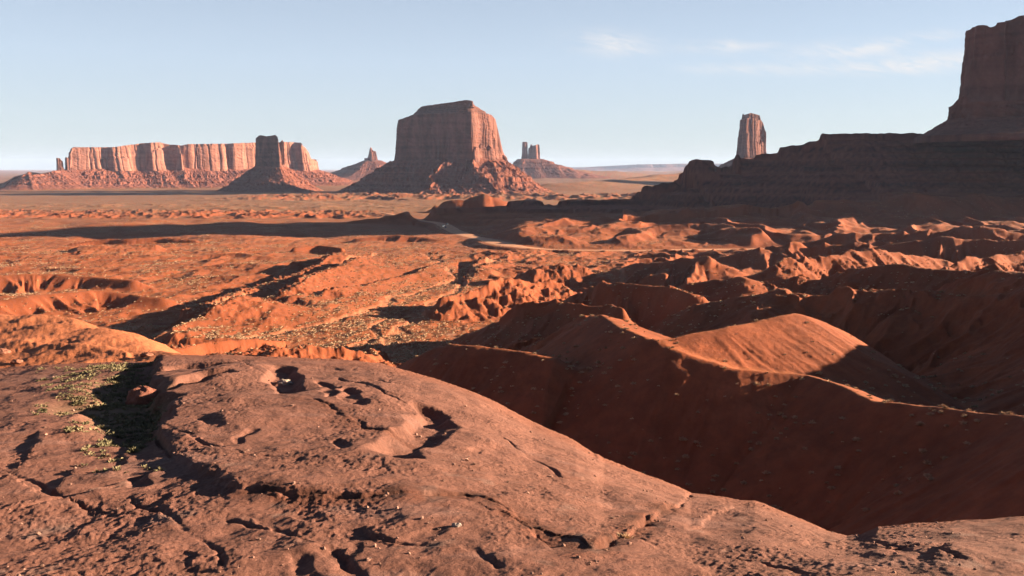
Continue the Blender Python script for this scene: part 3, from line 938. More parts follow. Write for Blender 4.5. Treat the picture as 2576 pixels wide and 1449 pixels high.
# --- the smaller shaded butte with a thumb of rock
D = 4350
root = empty('thumbed_butte', (bx_(685, D), D, zz_(480, D)))
meta(root, 'dark narrow butte with a slim lit thumb of rock on its right shoulder', 'butte')
ol = [(bx_(644, D + 20), D + 20), (bx_(703, D - 40), D - 45), (bx_(717, D + 80), D + 90), (bx_(655, D + 140), D + 140)]
tp = seen_top([(640, 350), (648, 344), (652, 340), (662, 341), (668, 343), (680, 342), (690, 340), (697, 345), (700, 352), (701, 380), (705, 382), (706, 392), (711, 395), (712, 408), (718, 412)], D)
P0(root, cliff('cliff', root, ol, 700, zz_(420, D), tp, K_=70, flute=5, wl=24, taper=.03, round_=5, seed=41, ledge=1.5, topjit=1.0))
ol2 = rect(bx_(711, D - 10), D + 5, 6.5, 7, 15)
tp2 = seen_top([(704, 362), (707, 356), (710, 352), (713, 356), (716, 364)], D)
P0(root, cliff('rock_spire', root, ol2, 120, zz_(414, D), tp2, K_=40, flute=1.2, wl=8, taper=-.02, round_=2, seed=42, ledge=1.2, topjit=.5))
P0(root, talus('talus_slope', root, ol, 900, zz_(417, D), lambda x, y, nx, ny: 195 + 30 * np.abs(nx) + 30 * np.clip(-ny, 0, 1), -117 + CZ, M=110, conc=1.35, gul=.9, wl=52, seed=43, rough=4,
               ledges=((zz_(440, D), 5), (zz_(462, D), 9)), nsm=70, round_=20))

# --- the long lit mesa
root = empty('long_mesa', (bx_(460, 5600), 5600, zz_(470, 5000)))
meta(root, 'long sunlit pink mesa with fluted walls on the left horizon', 'mesa')
fr = [(178, 4980), (240, 5020), (255, 5080), (272, 5090), (282, 5060), (318, 5110), (328, 5190), (368, 5215), (380, 5160), (412, 5220), (418, 5300), (436, 5310), (444, 5250), (458, 5240), (466, 5360), (540, 5450), (560, 5480),
      (572, 5540), (590, 5500), (640, 5620), (650, 5700), (700, 5760), (712, 5700), (735, 5780), (748, 5850), (760, 5790), (780, 5880)]
fr = [(a, .5 * b + .5 * (4990 + (a - 178) * 1.48)) for a, b in fr]
ol = [(bx_(a, b), b) for a, b in fr] + [(bx_(800, 6250), 6250), (bx_(500, 6150), 6150), (bx_(190, 5700), 5700), (bx_(172, 5200), 5200)]
tS = [(170, 392), (177, 376), (190, 371), (290, 371), (360, 361), (408, 359), (430, 364), (460, 367), (478, 363), (560, 362), (640, 359), (740, 357), (752, 358), (770, 371), (779, 385), (783, 400)]
_us = np.array([W3(p[0], 425, 1.0)[0] for p in tS]); _ks = np.array([W3(p[0], p[1], 1.0)[2] - CZ for p in tS])
fD = lambda u: np.interp(u, [W3(178, 425, 1)[0], W3(780, 425, 1)[0]], [5050, 5850])
topS = lambda x, y: CZ + np.interp(x / y, _us, _ks) * fD(x / y)
cenS = lambda x, y: np.stack([(x / y) * (fD(x / y) + 420) * .98, fD(x / y) + 420 + 0 * x], 1)
P0(root, cliff('cliff', root, ol, 2600, lambda x, y: zz_(430, 5400) + 0 * x, topS, K_=80, flute=9, wl=85, taper=.05, round_=6, seed=61, ledge=1.5, big=10, bigwl=220, center=cenS, topjit=2.2, topband=.9, col=np.array([.185, .080, .058])))
P0(root, talus('talus_slope', root, ol, 2000, lambda x, y: zz_(425, 5400) + 10 * fbm(x / 90, y / 90, 3, 4), lambda x, y, nx, ny: 330 + 60 * nx + 0 * x, -113 + CZ, M=110, conc=1.45, gul=1.0, wl=85, seed=62, rough=6,
               ledges=((zz_(445, 5200), 8), (zz_(460, 5000), 8)), nsm=160, round_=60, col=TALUS * 1.08))
for (a, b, w_, tt_) in ((146, 4960, 13, [(137, 402), (141, 397), (150, 398), (156, 405)]), (166, 4975, 9, [(160, 402), (165, 395), (171, 397), (174, 404)])):
    P0(root, cliff('rock_spire', root, rect(bx_(a, b), b + 20, w_ * 1.2, 22, 40), 160, zz_(434, b), seen_top(tt_, b), K_=36, flute=3, wl=14, taper=.04, round_=3, seed=63 + a, ledge=1.5, topjit=1))
# stepped tail of the mesa going down to the left
ol = [(bx_(-60, 4700), 4700), (bx_(60, 4700), 4690), (bx_(140, 4850), 4850), (bx_(200, 5000), 5000), (bx_(180, 5400), 5400), (bx_(60, 5200), 5200), (bx_(-60, 5000), 5000)]
tT = seen_top([(-60, 470), (0, 465), (20, 458), (35, 446), (68, 438), (70, 433), (78, 433), (80, 440), (118, 437), (135, 430), (200, 428)], 4800)
P0(root, cliff('lower_bench', root, ol, 900, lambda x, y: tT(x, y) - 12, tT, K_=16, flute=5, wl=22, taper=.1, round_=5, seed=65, ledge=2.5, topjit=1.5, col=TALUS * 1.1, mat=Mtalus))
P0(root, talus('bench_slope', root, ol, 900, lambda x, y: tT(x, y) - 10, lambda x, y, nx, ny: 250 + 0 * x, -113 + CZ, M=60, conc=1.3, gul=.9, wl=60, seed=66, rough=4, nsm=80, ledges=((zz_(462, 4700), 6),)))

# --- far spire, twin towers, the tower on the right
D = 8000
root = empty('spired_butte', (bx_(935, D), D, zz_(455, D)))
meta(root, 'small distant butte with a single notched spire left of the great butte', 'butte')
P0(root, cliff('rock_spire', root, rect(bx_(937, D), D, 56, 56, 40), 300, zz_(408, D), seen_top([(927, 398), (928, 385), (930, 374), (933, 371), (937, 378), (940, 380), (942, 384), (944, 380), (946, 382), (948, 398), (949, 408)], D),
               K_=50, flute=7, wl=34, taper=.06, round_=3, seed=81, ledge=3, topjit=1.5, col=CLIFF * 1.15))
P0(root, talus('talus_slope', root, rect(bx_(938, D), D, 75, 60, 25), 500, zz_(404, D), lambda x, y, nx, ny: 520 + 140 * np.clip(-nx, 0, 1), -112 + CZ, M=70, conc=1.45, gul=.6, wl=110, seed=82, rough=6, nsm=60,
               ledges=((zz_(425, D), 10),), round_=20))
D = 9000
root = empty('twin_towered_butte', (bx_(1335, D), D, zz_(440, D)))
meta(root, 'distant butte carrying two pale towers just right of the great butte', 'butte')
P0(root, cliff('rock_tower', root, rect(bx_(1320, D), D, 24, 26, 38), 260, zz_(404, D), seen_top([(1312, 358), (1315, 357), (1324, 357), (1327, 359), (1329, 380)], D), K_=50, flute=3.5, wl=26, taper=.05, round_=4, seed=91, ledge=2, topjit=1, col=CLIFF * 1.2))
P0(root, cliff('rock_tower', root, rect(bx_(1343, D), D + 20, 40, 52, 48), 320, zz_(408, D), seen_top([(1333, 372), (1335, 362), (1337, 367), (1345, 366), (1350, 365), (1354, 363), (1357, 365), (1359, 385)], D), K_=50, flute=6, wl=32, taper=.05, round_=4, seed=92, ledge=2, topjit=1.5, col=CLIFF * 1.3))
P0(root, talus('talus_slope', root, rect(bx_(1334, D), D, 125, 80, 15), 700, zz_(401, D), lambda x, y, nx, ny: 330 + 560 * np.clip(nx, 0, 1) ** 2 + 60 * np.clip(-ny, 0, 1), -108 + CZ, M=70, conc=1.6, gul=.6, wl=110, seed=93, rough=6, nsm=70,
               ledges=((zz_(410, D), 14), (zz_(424, D), 10)), round_=20))
D = 5200
root = empty('tall_capped_tower', (bx_(1890, D), D, zz_(440, D)))
meta(root, 'tall fluted rock tower with a small block on top, behind the dark bench', 'butte')
ol = [(bx_(1853, D + 50), D + 50), (bx_(1872, D - 35), D - 45), (bx_(1930, D + 60), D + 60), (bx_(1918, D + 150), D + 150), (bx_(1865, D + 150), D + 150)]
tt_ = seen_top([(1852, 345), (1856, 340), (1858, 303), (1862, 300), (1880, 298), (1912, 298), (1918, 305), (1922, 318), (1925, 328), (1930, 335), (1936, 375)], D)
P0(root, cliff('cliff', root, ol, 620, zz_(398, D), tt_, K_=70, flute=9, wl=38, taper=.03, round_=5, seed=98, ledge=2, topjit=1.5, big=5, bigwl=60, col=CLIFF * 1.1))
P0(root, cliff('caprock', root, rect(bx_(1889, D), D + 50, 40, 36, 20), 260, zz_(301, D), seen_top([(1866, 290), (1869, 284), (1872, 288), (1890, 284), (1900, 286), (1911, 290), (1913, 300)], D), K_=20, flute=3, wl=12, taper=.02, round_=4, seed=96, ledge=2.5, topjit=1.5))
P0(root, talus('talus_slope', root, ol, 600, zz_(394, D), lambda x, y, nx, ny: 330 + 60 * np.abs(nx), -112 + CZ, M=80, conc=1.25, gul=.8, wl=60, seed=97, rough=4, nsm=60, round_=20))

# --- the high shaded butte cut by the right edge
D = 1640
root = empty('high_shaded_butte', (bx_(2560, D), D, zz_(330, D)))
meta(root, 'high dark butte cut off by the right edge of the picture', 'butte')
ol = [(bx_(2412, D + 40), D + 50), (bx_(2426, D - 10), D - 15), (bx_(2506, D - 50), D - 50), (bx_(2512, D - 40), D - 35), (bx_(2620, D - 90), D - 90), (bx_(3050, D - 80), D - 80), (bx_(3120, D + 60), D + 60), (bx_(3000, D + 420), D + 420), (bx_(2440, D + 250), D + 240)]
tt_ = seen_top([(2404, 104), (2412, 78), (2426, 70), (2440, 68), (2472, 67), (2482, 70), (2498, 82), (2502, 80), (2506, 66), (2530, 65), (2548, 56), (2560, 51), (2700, 48), (2950, 60), (3100, 110), (3200, 200)], D)
P0(root, cliff('cliff', root, ol, 1600, zz_(276, D), tt_, K_=150, flute=4, wl=34, taper=.002, round_=3, seed=101, ledge=1.2, big=3, bigwl=90, topjit=.8, col=np.array([.125, .050, .038])))
ol3 = [(bx_(2368, D), D - 10), (bx_(2420, D - 40), D - 60), (bx_(2640, D - 130), D - 130), (bx_(3150, D - 120), D - 120), (bx_(3200, D + 400), D + 400), (bx_(2400, D + 200), D + 200)]
tb = seen_top([(2380, 292), (2386, 270), (2390, 268), (2398, 269), (2402, 272), (2406, 262), (2410, 250), (2414, 246), (2420, 250), (2425, 244), (2440, 262), (3400, 262)], D)
P0(root, cliff('lower_bench', root, ol3, 1400, zz_(312, D), tb, K_=50, flute=4, wl=22, taper=.05, round_=4, seed=102, ledge=3.0, topjit=1.0, col=np.array([.125, .048, .034])))
P0(root, talus('talus_slope', root, ol3, 1400, zz_(300, D), lambda x, y, nx, ny: 60 + 60 * np.clip(-ny, 0, 1), zz_(345, D), M=70, conc=1.25, gul=.5, wl=24, seed=103, endmix=0.0, rough=3.0, nsm=50, round_=20, col=np.array([.125, .048, .034])))

# --- blue plateau on the horizon
D = 32000
root = empty('distant_plateau', (bx_(1620, D), D, 0))
meta(root, 'pale blue flat plateau far away on the horizon', 'plateau')
ol = [(bx_(1440, D), D), (bx_(1600, D - 800), D - 800), (bx_(1800, D - 500), D - 500), (bx_(2100, D), D), (bx_(2100, D + 5000), D + 5000), (bx_(1400, D + 5000), D + 5000)]
P0(root, cliff('cliff', root, ol, 900, zz_(426, D), seen_top([(1350, 424), (1470, 421), (1500, 419), (1560, 416), (1600, 414), (1720, 412), (2100, 411)], D), K_=14, flute=60, wl=500, taper=.3, round_=4, seed=111, ledge=5, topjit=6, big=120, bigwl=2500, col=CLIFF * 1.2))
P0(root, talus('talus_slope', root, ol, 600, zz_(421, D), lambda x, y, nx, ny: 700 + 0 * x, zz_(430, D), M=14, conc=1.2, gul=.3, wl=700, seed=112, rough=4, nsm=20, round_=10))
print('buttes', time.time() - T0)

# ------------------------------------------------------------------ the slickrock ledge underfoot
edge = [(-900, 930, 30), (-300, 928, 26), (0, 925, 24), (100, 918, 23.5), (400, 905, 22.5), (560, 897, 22), (700, 900, 21.8), (850, 905, 21.5), (960, 915, 21), (1100, 955, 20), (1200, 990, 19.2), (1340, 1060, 18),
        (1450, 1110, 17), (1520, 1155, 16.4), (1600, 1185, 15.8), (1720, 1230, 15), (1740, 1240, 14.9), (1850, 1255, 14.3), (1900, 1260, 14), (2000, 1300, 13.2), (2080, 1335, 12.6), (2130, 1350, 12.2), (2165, 1346, 12),
        (2210, 1325, 12), (2300, 1318, 11.6), (2400, 1311, 11.4), (2576, 1300, 11), (2900, 1290, 10.5), (3600, 1290, 9)]
eW = np.array([W3(*p) for p in edge])
eu, eD, ez = eW[:, 0] / eW[:, 1], eW[:, 1], eW[:, 2] - CZ


def rock_base(x, y):
    u = x / y
    D = np.interp(u, eu, eD) + .25 * perlin(u * 9, 0 * u, 3) * 0
    ze = np.interp(u, eu, ez)
    q = np.clip((y - 7.0) / (D - 7.0), -1.2, 1)
    zn = -3.55
    z = zn + (ze - zn) * (q * .82 + .18 * q * np.abs(q))
    over = np.maximum(y - D, 0)
    z = z - np.minimum(over * over * 1.6 + .55 * over, over * 1.9)
    z = z - 0.7 * np.clip(-q - .6, 0, 1)
    return z + CZ


RU = np.concatenate([np.linspace(-1.3, -.66, 60)[:-1], np.linspace(-.66, .66, 1250), np.linspace(.66, 1.3, 60)[1:]])
RS = np.concatenate([np.linspace(math.log(2.5), math.log(6.6), 80)[:-1], np.arange(math.log(6.6), math.log(27), .0024), np.linspace(math.log(27), math.log(44), 60)])
RY = np.exp(RS)
RX = RU[None, :] * RY[:, None]
RYY = np.repeat(RY[:, None], len(RU), 1)
Z = rock_base(RX, RYY)


def rs_(dx, dy):
    x, y, z = sight(dx, dy, 4.0, 40.0, rock_base)
    return (x, y)


def rpoly(pts):
    return np.array([rs_(*p) for p in pts])


def rbox(P, pad):
    P = np.asarray(P)
    r0, r1 = np.searchsorted(RY, [P[:, 1].min() - pad, P[:, 1].max() + pad])
    r0 = max(0, r0 - 1); r1 = min(len(RY), r1 + 1)
    return slice(r0, r1)


def r_scarp(pts, h, w=.06, back=1.2, front=.5, wob=.12, seed=0, dark=0.0):
    """low step in the rock: right-hand side of travel is the high side"""
    global Z
    P = rpoly(pts)
    sl_ = rbox(P, back * 3)
    x, y = RX[sl_], RYY[sl_]
    wx = x + wob * fbm(x / .55, y / .55, 4, seed + 200)
    wy = y + wob * fbm(x / .55, y / .55, 4, seed + 201)
    d, arc, side, v = polydist(wx, wy, P)
    L = arc.max()
    sd = d * side
    up = sstep(-w / 2, w / 2, sd) * np.exp(-np.maximum(sd, 0) / back)
    dn = -.35 * np.exp(-((sd + front * .3) / (front * .5)) ** 2) * (sd < w)
    e = sstep(-.01, L * .14, arc) * sstep(L * 1.01, L * .86, arc)
    Z[sl_] += .48 * h * (up + dn) * e


def r_pit(pts, r, dep, seed=0, wob=.20, lip=.06):
    """hollow worn along a line"""
    dep = dep * (.8 if dep > .2 else .5)
    global Z
    P = rpoly(pts)
    sl_ = rbox(P, r * 4)
    x, y = RX[sl_], RYY[sl_]
    wx = x + wob * fbm(x / .9, y / .9, 2, seed + 220)
    wy = y + wob * fbm(x / .9, y / .9, 2, seed + 221)
    d, arc, side, v = polydist(wx, wy, P)
    Z[sl_] -= dep * (1 - sstep(r * .25, r * 1.05, d))
    xs, ys = x - r * 1.1, y
    d2, _, _, _ = polydist(xs, ys, P)
    Z[sl_] += dep * lip * np.exp(-(d2 / (r * .9)) ** 2)


# broad swells, then blisters, then grain
n_a = fbm(RX / 3.2, RYY / 3.2, 4, 301)
fade = sstep(2.0, .3, np.maximum(RYY - np.interp(RX / RYY, eu, eD), 0)) * sstep(0, 3.5, np.interp(RX / RYY, eu, eD) - RYY + .6)
Z += .10 * n_a * fade
Z += .020 * fbm(RX / .9 + .4 * n_a, RYY / 1.3, 4, 302) * (.4 + .6 * fade)
ca, sa = math.cos(R(48)), math.sin(R(48))
ax, ay = RX * ca - RYY * sa, RX * sa + RYY * ca
lowleft = sstep(13.5, 10.5, RYY + .25 * RX) * sstep(3.0, 0.0, RX + (RYY - 9) * .3)
fold = ridged(ay / 2.2 * .9 + .25 * n_a, ax / .42, 4, 303)
fold = ridged(ax / .45 + .5 * n_a, ay / 1.9, 4, 303)
Z += (.026 * lowleft + .006) * (fold - .5)
crk = ridged(RX / 1.8 + .5 * n_a, RYY / 1.5, 3, 305) ** 6
Z -= .03 * crk * sstep(.0, .6, fbm(RX / 2.4, RYY / 2.4, 2, 306))
# the raised slab: its rim bounds the grassy hollow and runs right as a crack
r_scarp([(430, 897), (395, 925), (378, 960), (388, 1000), (430, 1035), (408, 1065), (396, 1095), (410, 1125), (450, 1160), (500, 1195), (560, 1220), (620, 1240), (760, 1255), (900, 1258), (1060, 1252), (1180, 1250), (1250, 1275), (1320, 1315), (1380, 1355), (1430, 1385)][::-1],
        .10, .12, 2.2, .7, .16, 1)
r_scarp([(425, 897), (390, 930), (378, 962), (390, 1000), (430, 1035), (405, 1068), (396, 1100), (412, 1130), (470, 1175)][::-1], .20, .16, 1.6, .8, .14, 2)
def r_crack(pts, w=.05, dep=.06, seed=0):
    global Z
    P = rpoly(pts)
    sl_ = rbox(P, 1.0)
    x, y = RX[sl_], RYY[sl_]
    wx = x + .10 * fbm(x / .7, y / .7, 4, seed + 240)
    wy = y + .10 * fbm(x / .7, y / .7, 4, seed + 241)
    d, arc, side, v = polydist(wx, wy, P)
    L = arc.max()
    e = sstep(0, L * .1, arc) * sstep(L, L * .9, arc) * (.6 + .4 * np.sin(arc * 3.1 + seed))
    Z[sl_] -= dep * np.exp(-(d / w) ** 2) * e


for i_, pp in enumerate(([(620, 1243), (760, 1257), (900, 1261), (1060, 1255), (1180, 1252), (1260, 1285), (1330, 1335), (1400, 1385)], [(1440, 1388), (1500, 1385), (1590, 1325), (1700, 1275), (1745, 1245)],
                         [(590, 905), (640, 938), (700, 955)], [(1060, 1040), (980, 1000), (900, 962), (840, 945)], [(430, 1085), (520, 1120), (600, 1145), (700, 1160)], [(0, 1295), (100, 1262), (220, 1238), (340, 1200), (420, 1170)],
                         [(780, 1010), (860, 1040), (960, 1080), (1010, 1095)], [(560, 1300), (700, 1335), (830, 1390), (900, 1449)], [(930, 1350), (1040, 1380), (1180, 1380), (1260, 1440)], [(1700, 1410), (1800, 1380), (1900, 1400), (2050, 1449)],
                         [(0, 1180), (70, 1200), (160, 1240), (230, 1290)], [(300, 1240), (420, 1290), (520, 1360), (560, 1449)], [(2160, 1360), (2300, 1390), (2450, 1440)], [(1250, 1090), (1330, 1150), (1420, 1200), (1560, 1230)])):
    r_crack(pp, .035, .045, i_)
# hollow holding the low plants
def hollow(pts, dep, soft):
    global Z
    P = rpoly(pts)
    cx, cy = P[:, 0].mean(), P[:, 1].mean()
    an = np.arctan2(P[:, 1] - cy, P[:, 0] - cx); rr = np.hypot(P[:, 0] - cx, P[:, 1] - cy)
    o_ = np.argsort(an); an, rr = an[o_], rr[o_]
    th = np.arctan2(RYY - cy, RX - cx)
    r_ = np.interp(th, np.concatenate([an - 2 * np.pi, an, an + 2 * np.pi]), np.tile(rr, 3))
    q = np.hypot(RX - cx, RYY - cy) / r_ + .12 * fbm(RX / 1.2, RYY / 1.2, 3, 311)
    m_ = 1 - sstep(1 - soft, 1.02, q)
    Z -= dep * m_
    return m_
hm = hollow([(200, 985), (250, 935), (330, 918), (405, 912), (385, 960), (395, 1000), (430, 1035), (400, 1075), (400, 1120), (440, 1158), (340, 1140), (260, 1105), (190, 1050)], .26, .6)
# gashes and worn pockets
r_pit([(455, 932), (500, 928), (525, 925)], .60, .34, 1)
r_pit([(460, 976), (490, 966), (545, 950)], .42, .30, 2)
r_pit([(705, 928), (712, 960), (740, 990)], .42, .22, 3)
r_pit([(815, 962), (822, 985), (832, 1003)], .17, .12, 4)
r_pit([(868, 985), (885, 1003), (905, 1018)], .20, .14, 5)
r_pit([(1082, 1028), (1088, 1055), (1075, 1080), (1030, 1110), (1000, 1145)], .40, .22, 6)
r_pit([(528, 1062), (548, 1085)], .26, .08, 7)
r_pit([(600, 1110), (640, 1082)], .10, .06, 8)
r_pit([(850, 1108), (866, 1142)], .12, .09, 9)
r_pit([(352, 1185), (356, 1212)], .13, .10, 10)
r_pit([(960, 955), (975, 965)], .14, .07, 11)
r_pit([(790, 1292), (800, 1310)], .15, .07, 12)
r_pit([(845, 1400), (860, 1372), (890, 1365), (905, 1385)], .10, .05, 13)
r_pit([(740, 1400), (770, 1440), (790, 1470)], .16, .06, 14)
r_pit([(870, 1400), (880, 1450)], .15, .06, 15)
r_pit([(1210, 1130), (1216, 1138)], .10, .06, 16)
r_pit([(2010, 1375), (2060, 1360), (2110, 1365)], .14, .05, 17)
r_pit([(450, 1395), (470, 1420), (500, 1440)], .12, .05, 18)
r_pit([(210, 1010), (190, 1030)], .12, .07, 19)
for i_, pp in enumerate(([(40, 1195), (90, 1235), (150, 1250), (200, 1235), (300, 1215)], [(0, 1280), (90, 1260), (200, 1240), (330, 1195), (400, 1175)], [(590, 905), (640, 940), (700, 955)], [(1020, 1010), (960, 985), (900, 960), (840, 945)],
                         [(980, 1010), (1040, 1040), (1070, 1030)], [(1000, 1090), (900, 1065), (840, 1030), (760, 1010)], [(1700, 1270), (1640, 1290), (1590, 1320), (1540, 1360), (1490, 1390), (1440, 1385)],
                         [(1560, 1340), (1640, 1370), (1720, 1400), (1800, 1440)], [(1200, 1250), (1290, 1290), (1340, 1345), (1400, 1390)], [(600, 1290), (680, 1330), (760, 1370), (830, 1390)], [(1000, 1375), (940, 1355), (905, 1330)],
                         [(330, 1120), (300, 1160), (240, 1195)][::-1], [(100, 1090), (70, 1130), (40, 1180)][::-1], [(180, 1170), (150, 1210), (120, 1235)][::-1], [(240, 1290), (200, 1320), (170, 1350)][::-1], [(430, 1230), (400, 1280), (360, 1320)][::-1],
                         [(1480, 1120), (1500, 1160), (1470, 1190)][::-1], [(470, 1100), (560, 1125), (640, 1150)], [(1850, 1275), (1780, 1300), (1740, 1330)], [(2130, 1400), (2200, 1380), (2280, 1400)], [(2330, 1430), (2400, 1380), (2500, 1360), (2600, 1350)])):
    r_scarp(pp, (.09, .07, .05, .03, .03, .03, .10, .07, .08, .05, .06, .06, .06, .05, .05, .06, .05, .04, .05, .06, .08)[i_], .05, .9, .35, .10, 320 + i_)
# grain of the sandstone: pitted patches and loose grit
gp = sstep(-.15, .35, fbm(RX / 1.6, RYY / 1.6, 3, 331))
Z += (.005 + .008 * gp) * (ridged(RX / .16, RYY / .16, 3, 332) - .5)
Z += .007 * fbm(RX / .07, RYY / .07, 2, 333) * (.4 + gp)
Z += .013 * fbm(RX / .4, RYY / .4, 3, 334)
rn = fbm(RX / 2.5, RYY / 2.5, 4, 341)
rn2 = fbm(RX / .35, RYY / .35, 4, 342)
rc = ROCKP[None, None, :] * (1 + .13 * rn + .20 * rn2)[..., None]
soil = np.clip(hm * 1.0, 0, 1)[..., None] * .8
vein = sstep(.35, .75, fbm(RX / 3.5, RYY / .9 + .6 * n_a, 4, 345))[..., None] * .4
rc = rc * (1 - vein) + np.array([.165, .092, .078]) * vein
rc = rc * (1 - soil) + np.array([.13, .085, .05]) * soil * (1 + .3 * rn2)[..., None]
lich = (sstep(.45, .8, fbm(RX / .8, RYY / .8, 4, 343)) * sstep(14, 9, RYY))[..., None] * .35
rc = rc * (1 - lich) + np.array([.13, .105, .095]) * lich
# dark grit gathered along the long crack and in the pockets
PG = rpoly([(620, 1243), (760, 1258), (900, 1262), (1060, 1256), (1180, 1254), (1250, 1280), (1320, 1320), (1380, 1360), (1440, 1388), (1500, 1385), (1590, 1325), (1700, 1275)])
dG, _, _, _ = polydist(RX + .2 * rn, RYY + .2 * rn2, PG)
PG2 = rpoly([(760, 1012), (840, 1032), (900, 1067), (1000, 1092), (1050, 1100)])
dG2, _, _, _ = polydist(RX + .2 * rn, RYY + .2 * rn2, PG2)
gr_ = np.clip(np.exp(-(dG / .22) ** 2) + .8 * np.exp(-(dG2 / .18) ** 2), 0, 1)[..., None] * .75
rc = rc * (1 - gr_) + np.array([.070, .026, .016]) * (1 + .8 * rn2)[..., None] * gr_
orange = (sstep(2.0, .1, np.interp(RX / RYY, eu, eD) - RYY) * .5)[..., None]
rc = rc * (1 - orange) + np.array([.17, .062, .036]) * orange
Mrock = mat_ground('slickrock', bump=.8, near=26.0, speck=.42, patch=.10, bscale=2.2)
o = mesh_np('rock_ledge', np.stack([RX, RYY, Z], -1).reshape(-1, 3), gridquads(len(RY), len(RU)), Mrock, cols=np.clip(rc, .01, .6).reshape(-1, 3))
meta(o, 'pitted pink slickrock ledge sloping away in the foreground', kind='structure')


def Zs(x, y):
    x = np.atleast_1d(np.asarray(x, float)); y = np.atleast_1d(np.asarray(y, float))
    u, s = x / y, np.log(y)
    i = np.clip(np.searchsorted(RS, s) - 1, 0, len(RS) - 2); j = np.clip(np.searchsorted(RU, u) - 1, 0, len(RU) - 2)
    fi = np.clip((s - RS[i]) / (RS[i + 1] - RS[i]), 0, 1); fj = np.clip((u - RU[j]) / (RU[j + 1] - RU[j]), 0, 1)
    return Z[i, j] * (1 - fi) * (1 - fj) + Z[i + 1, j] * fi * (1 - fj) + Z[i, j + 1] * (1 - fi) * fj + Z[i + 1, j + 1] * fi * fj


print('rock', time.time() - T0)

# ------------------------------------------------------------------ loose stones and low plants on the ledge
def lump(name, mat, x, y, z, s, seed=0, col=(.2, .1, .07), label=None, cat=None, group=None, flat=.6, n=22):
    th = np.linspace(0, np.pi, n)[:, None]; ph = np.linspace(0, 2 * np.pi, 2 * n, endpoint=False)[None, :]
    d = np.stack([np.sin(th) * np.cos(ph), np.sin(th) * np.sin(ph), np.cos(th) + 0 * ph], -1)
    r = 1 + .30 * fbm(d[..., 0] * 1.3 + seed, d[..., 1] * 1.3 + d[..., 2] * 1.1, 4, seed) + .10 * fbm(d[..., 0] * 5 + d[..., 2] * 4, d[..., 1] * 5, 3, seed + 1)
    V = d * r[..., None] * np.array([s, s * .8, s * flat])
    q = .75 * s * flat
    V[..., 2] = np.where(V[..., 2] < -q * .5, -q * .5, V[..., 2]) + q * .35
    c = np.array(col)[None, :] * (1 + .25 * fbm(V[..., 0].ravel() * 8 / s * .2, V[..., 1].ravel() * 8 / s * .2, 3, seed))[:, None]
    o = mesh_np(name, V.reshape(-1, 3), gridquads(n, 2 * n, True), mat, cols=c)
    o.location = (x, y, z)
    return meta(o, label, cat, group)


for (dx, dy, s, col, lb, fl, sd) in (
        (714, 946, .17, (.30, .25, .21), 'pale flat stone lying in the dark hollow near the ledge rim', .5, 1),
        (361, 982, .34, (.17, .07, .05), 'rounded red boulder half buried among the low plants of the hollow', .8, 2),
        (1148, 1338, .045, (.24, .20, .18), 'small pale stone beside the long crack of the ledge', .7, 3)):
    x, y = rs_(dx, dy)
    z = float(Zs(x, y)[0])
    lump('boulder' if s > .1 else 'stone', Mrock, x, y, z, s, sd, col, lb, 'rock' if s > .1 else 'stone', None, fl)
for (dx, dy, s, lb, sd) in ((6, 890, .42, 'pinkish slab block at the left edge below the lit dome', 5), (42, 913, .3, 'small rubble block at the foot of the lit dome', 6), (368, 806 + 90, .3, 'small block near the low right end of the lit dome', 7)):
    x, y, z = sight(dx, dy, 27, 90)
    lump('boulder', Mrock, x, y, z, s, sd, (.19, .085, .058), lb, 'rock', None, .5)

rng = np.random.RandomState(11)
# grit and pebbles caught on the ledge: too many to count
PV, PQ, PC = [], [], []
ico = np.array([(0, 0, 1), (.89, 0, .45), (.28, .85, .45), (-.72, .53, .45), (-.72, -.53, .45), (.28, -.85, .45), (.72, .53, -.45), (-.28, .85, -.45), (-.89, 0, -.45), (-.28, -.85, -.45), (.72, -.53, -.45), (0, 0, -1)])
icof = np.array([(0, 1, 2), (0, 2, 3), (0, 3, 4), (0, 4, 5), (0, 5, 1), (1, 6, 2), (2, 7, 3), (3, 8, 4), (4, 9, 5), (5, 10, 1), (2, 6, 7), (3, 7, 8), (4, 8, 9), (5, 9, 10), (1, 10, 6), (6, 11, 7), (7, 11, 8), (8, 11, 9), (9, 11, 10), (10, 11, 6)])
n = 3200
yy_ = np.exp(rng.uniform(math.log(6.5), math.log(22), n)); uu_ = rng.uniform(-.68, .68, n); xx_ = uu_ * yy_
keep = (yy_ < np.interp(uu_, eu, eD) - .1) & (fbm(xx_ / 1.1, yy_ / 1.1, 3, 351) > rng.uniform(-.2, .8, n))
xx_, yy_ = xx_[keep], yy_[keep]
zz = Zs(xx_, yy_)
for i in range(len(xx_)):
    s = .006 + .022 * rng.rand() ** 3
    v = ico * (1 + .35 * rng.randn(12, 1)) * np.array([s, s, s * .7]) + np.array([xx_[i], yy_[i], zz[i] + s * .3])
    PV.append(v); PQ.append(icof + 12 * i)
    PC.append(np.repeat((np.array([.19, .11, .085]) * rng.uniform(.7, 1.7))[None, :], 12, 0))
o = mesh_np('pebbles', np.concatenate(PV), np.concatenate(PQ), Mrock, smooth=False, cols=np.clip(np.concatenate(PC), 0, .6))
meta(o, 'scattered grit and pebbles on the slickrock', kind='stuff')


